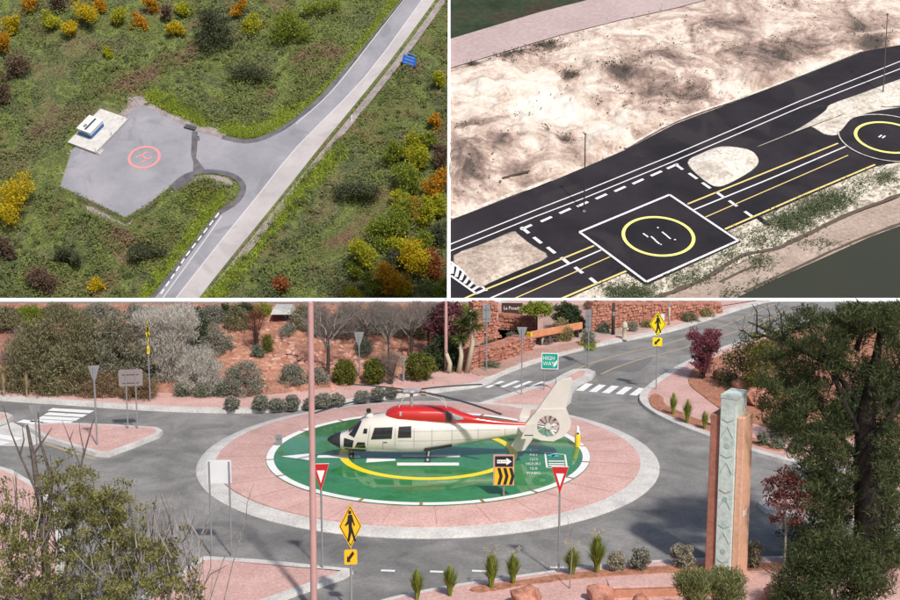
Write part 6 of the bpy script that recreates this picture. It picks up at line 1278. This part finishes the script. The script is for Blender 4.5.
# palm/yucca with pale trunk
bb = P(467, 373, .13); t = thing('yucca_tree', 'yucca tree with pale leaning trunks left of the stone pier', 'tree', bb); h_ = zat(bb, 303.5)-bb.z
for (x0, x1, x2, hh_) in ((0, .25, .35, h_*.9), (-.35, -.25, -.1, h_*.5), (-.8, -.75, -.7, h_*.28)): MB().tube([(x0, 0, -.05), (x1, 0, hh_*.5), (x2-.2, 0, hh_)], [.13, .10, .08], 8).build('trunk', 'bark_pale', t, smooth=True)
fol = []; D_ = []
for c, n in (((.15, 0, h_*.84), 260), ((-.3, 0, h_*.5), 200), ((.3, -.1, h_*.68), 120), ((-.2, .1, h_*.72), 160)):
    d = unit(rng.normal(size=(n, 3))); d[:, 2] = d[:, 2]*.6; L_ = rng.uniform(.25, .6, (n, 1)); fol.append(np.array(c)+d*L_*.5); D_.append(d)
fol = np.concatenate(fol); D_ = np.concatenate(D_); fol[:, 2] = np.minimum(fol[:, 2], h_*.97); quads_obj('fronds', leaves(fol, .55, .05, D_, .15), 'palm_green', t)
# hedge over the stone wall, shrubs and trees behind the bench
for u, v, wd, hg, mt, lab, mt2 in [(493, 352, 34, 12, 'dark_green', 'clipped dark hedge on top of the red rubble wall', 0), (512, 348, 16, 16, 'sage_green', 'loose grey-green bush at the end of the clipped hedge', 0), (561, 340, 24, 24, 'straw_bush', 'straw-coloured bush behind the orange bench', 0), (546, 343, 18, 14, 'twig_grey', 'twiggy brown bush behind the timber posts', 0), (588, 345, 15, 18, 'sage', 'grey-green bush at the right end of the bench', 0), (579, 328, 10, 12, 'box_green', 'small bright green bush before the red rubble wall', 0), (604, 332, 14, 10, 'sage_green', 'low sage bush at the left of the long rubble wall', 0), (588, 346, 13, 6, 'verge_green', 'low bright green tuft under the grey-green bush', 0), (490, 367, 26, 4, 'sage_green', 'flat ground-cover patch before the rubble wall', 0)]:
    if mt == 'straw_bush' and mt not in M: LM('straw_bush', [(.16, .13, .06), (.30, .25, .12), (.42, .36, .19)])
    sh('bush', lab, u, v, wd, hg, mt, (.12, .03), int(20+wd*hg/8), 46, 'dome', cr=.22, d=1.2)
def lolly(label, u, v, vt, vb, wd, mat):
    bb = P(u, v, .13); s_ = mpp(bb); zt = zat(bb, vt)-bb.z; zb = zat(bb, vb)-bb.z; t = thing('street_tree', label, 'tree', bb); cs = shape_pts('ball', 90, wd*s_, wd*s_*.8, zt-zb, zb); quads_obj('crown', cloud(cs, .24, 44, (.12, .055)), mat, t)
    mb = MB(); mb.tube([(0, 0, -.05), (.03, 0, zb*.6), (0, 0, zb+.2)], [.085, .07, .05], 7); [mb.tube([(0, 0, zb*.95), tuple(q*.5+np.array([0, 0, zb*.5])), tuple(q)], [.035, .02, .006], 4, cap=False) for q in cs[:10]]; mb.build('trunk', 'bark', t)
lolly('small green tree with dark trunk beside the lettered board', 537, 334.5, 303.5, 315, 30, 'tree_green')
lolly('dark green tree behind the straw-coloured bush', 565, 331, 303.5, 325, 26, 'dark_green')
lolly('small tree with slim trunk at the left end of the long rubble wall', 595, 325, 303.5, 309, 22, 'sage_green')
for u, v, vt, r_, lab, mt in [(613, 335, 303, .10, 'dark wooden utility pole before the long rubble wall', 'bark'), (669, 325, 303, .06, 'pale utility pole above the side road', 'bark_pale')]:
    bb = P(u, v, .13); t = thing('utility_pole', lab, 'pole', bb); MB().tube([(0, 0, -.1), (0, 0, zat(bb, vt)-bb.z)], [r_, r_*.85], 10).build('pole', mt, t, smooth=True); MB().box((0, -r_, 1.1), (.12, .03, .2)).build('tag', 'metal', t)
bb = P(662, 330, .13); t = thing('meter_box', 'small pale box on a post behind the right pedestrian sign', 'utility box', bb); zt = zat(bb, 315)-bb.z; MB().tube([(0, 0, 0), (0, 0, zt)], .03, 6).build('post', 'metal', t); MB().box((0, -.05, zt-.1), (.2, .12, .32)).build('box', 'sign_back_pale', t)
for i, (u, v, wd, hg, lab) in enumerate([(640, 309, 16, 5, 'olive scrub behind the long rubble wall, left'), (590, 306, 14, 3, 'olive scrub behind the long rubble wall, far left')]):
    pass

gb = 'bushes along the top of the bank'
ADJ = {'olive_tree': 'olive', 'twig_grey': 'brownish twiggy', 'dark_green': 'dark green', 'sage': 'silver', 'tree_green': 'fresh green', 'grey_brush': 'pale grey'}
for i, (u, v, wd, hg, mt, where) in enumerate([(6, 330, 40, 26, 'olive_tree', 'at the far left edge above bare soil'), (30, 322, 50, 18, 'tree_green', 'above the far left soil'), (212, 322, 34, 17, 'sage', 'between cypress and shed'), (244, 316, 30, 12, 'dark_green', 'left of the red shed'), (303, 326, 26, 21, 'olive_tree', 'right of the red shed'), (322, 334, 40, 29, 'twig_grey', 'behind the first lamp pole'), (346, 336, 40, 31, 'twig_grey', 'behind the yield sign back'), (370, 332, 40, 27, 'sage', 'behind the pale bare trees'), (396, 334, 40, 29, 'twig_grey', 'behind the middle bare tree'), (418, 336, 36, 31, 'olive_tree', 'behind the rightmost bare trees'), (436, 326, 30, 22, 'dark_green', 'behind the burgundy tree'), (58, 318, 46, 15, 'olive_tree', 'behind the broad olive tree'), (100, 318, 46, 15, 'sage', 'behind the smaller olive tree'), (138, 316, 30, 12, 'sage', 'behind the tall grey brush, left'), (176, 316, 34, 12, 'grey_brush', 'behind the tall grey brush, right'), (262, 314, 22, 10, 'tree_green', 'right above the reddish bush'), (352, 318, 24, 12, 'dark_green', 'at the crest above the yield sign back'), (384, 316, 26, 10, 'olive_tree', 'at the crest in the middle'), (465, 318, 24, 14, 'tree_green', 'behind the yucca head'), (364, 352, 14, 16, 'sage_green', 'low on the bank behind the yield sign post'), (200, 372, 40, 30, 'sage', 'halfway up behind the lower grey brush'), (288, 334, 12, 10, 'sage', 'just under the red shed')]):
    sh('crest_bush', (ADJ.get(mt, 'green')+' bush on the bank '+where), u, v, wd, hg, mt, (.13, .03) if mt != 'twig_grey' else (.22, .012), int(20+wd*hg/9), 50, 'dome', bank=True, cr=.28, d=1.6, group=gb)
for u, v, wd, hg, mt, lab in [(632, 331, 16, 10, 'sage', 'silver bush at the foot of the long rubble wall, left of the hydrant side'), (648, 327, 14, 8, 'straw_bush', 'straw bush at the foot of the long rubble wall'), (690, 321, 18, 9, 'olive_tree', 'olive bush before the right end of the long rubble wall'), (706, 316, 16, 9, 'straw_bush', 'straw bush at the right end of the long rubble wall'), (676, 311, 20, 6, 'hedge_brown', 'brown brush on top of the long rubble wall')]:
    sh('wall_bush', lab, u, v, wd, hg, mt, (.12, .03), int(16+wd*hg/8), 40, 'dome', cr=.2, d=.9)
# end
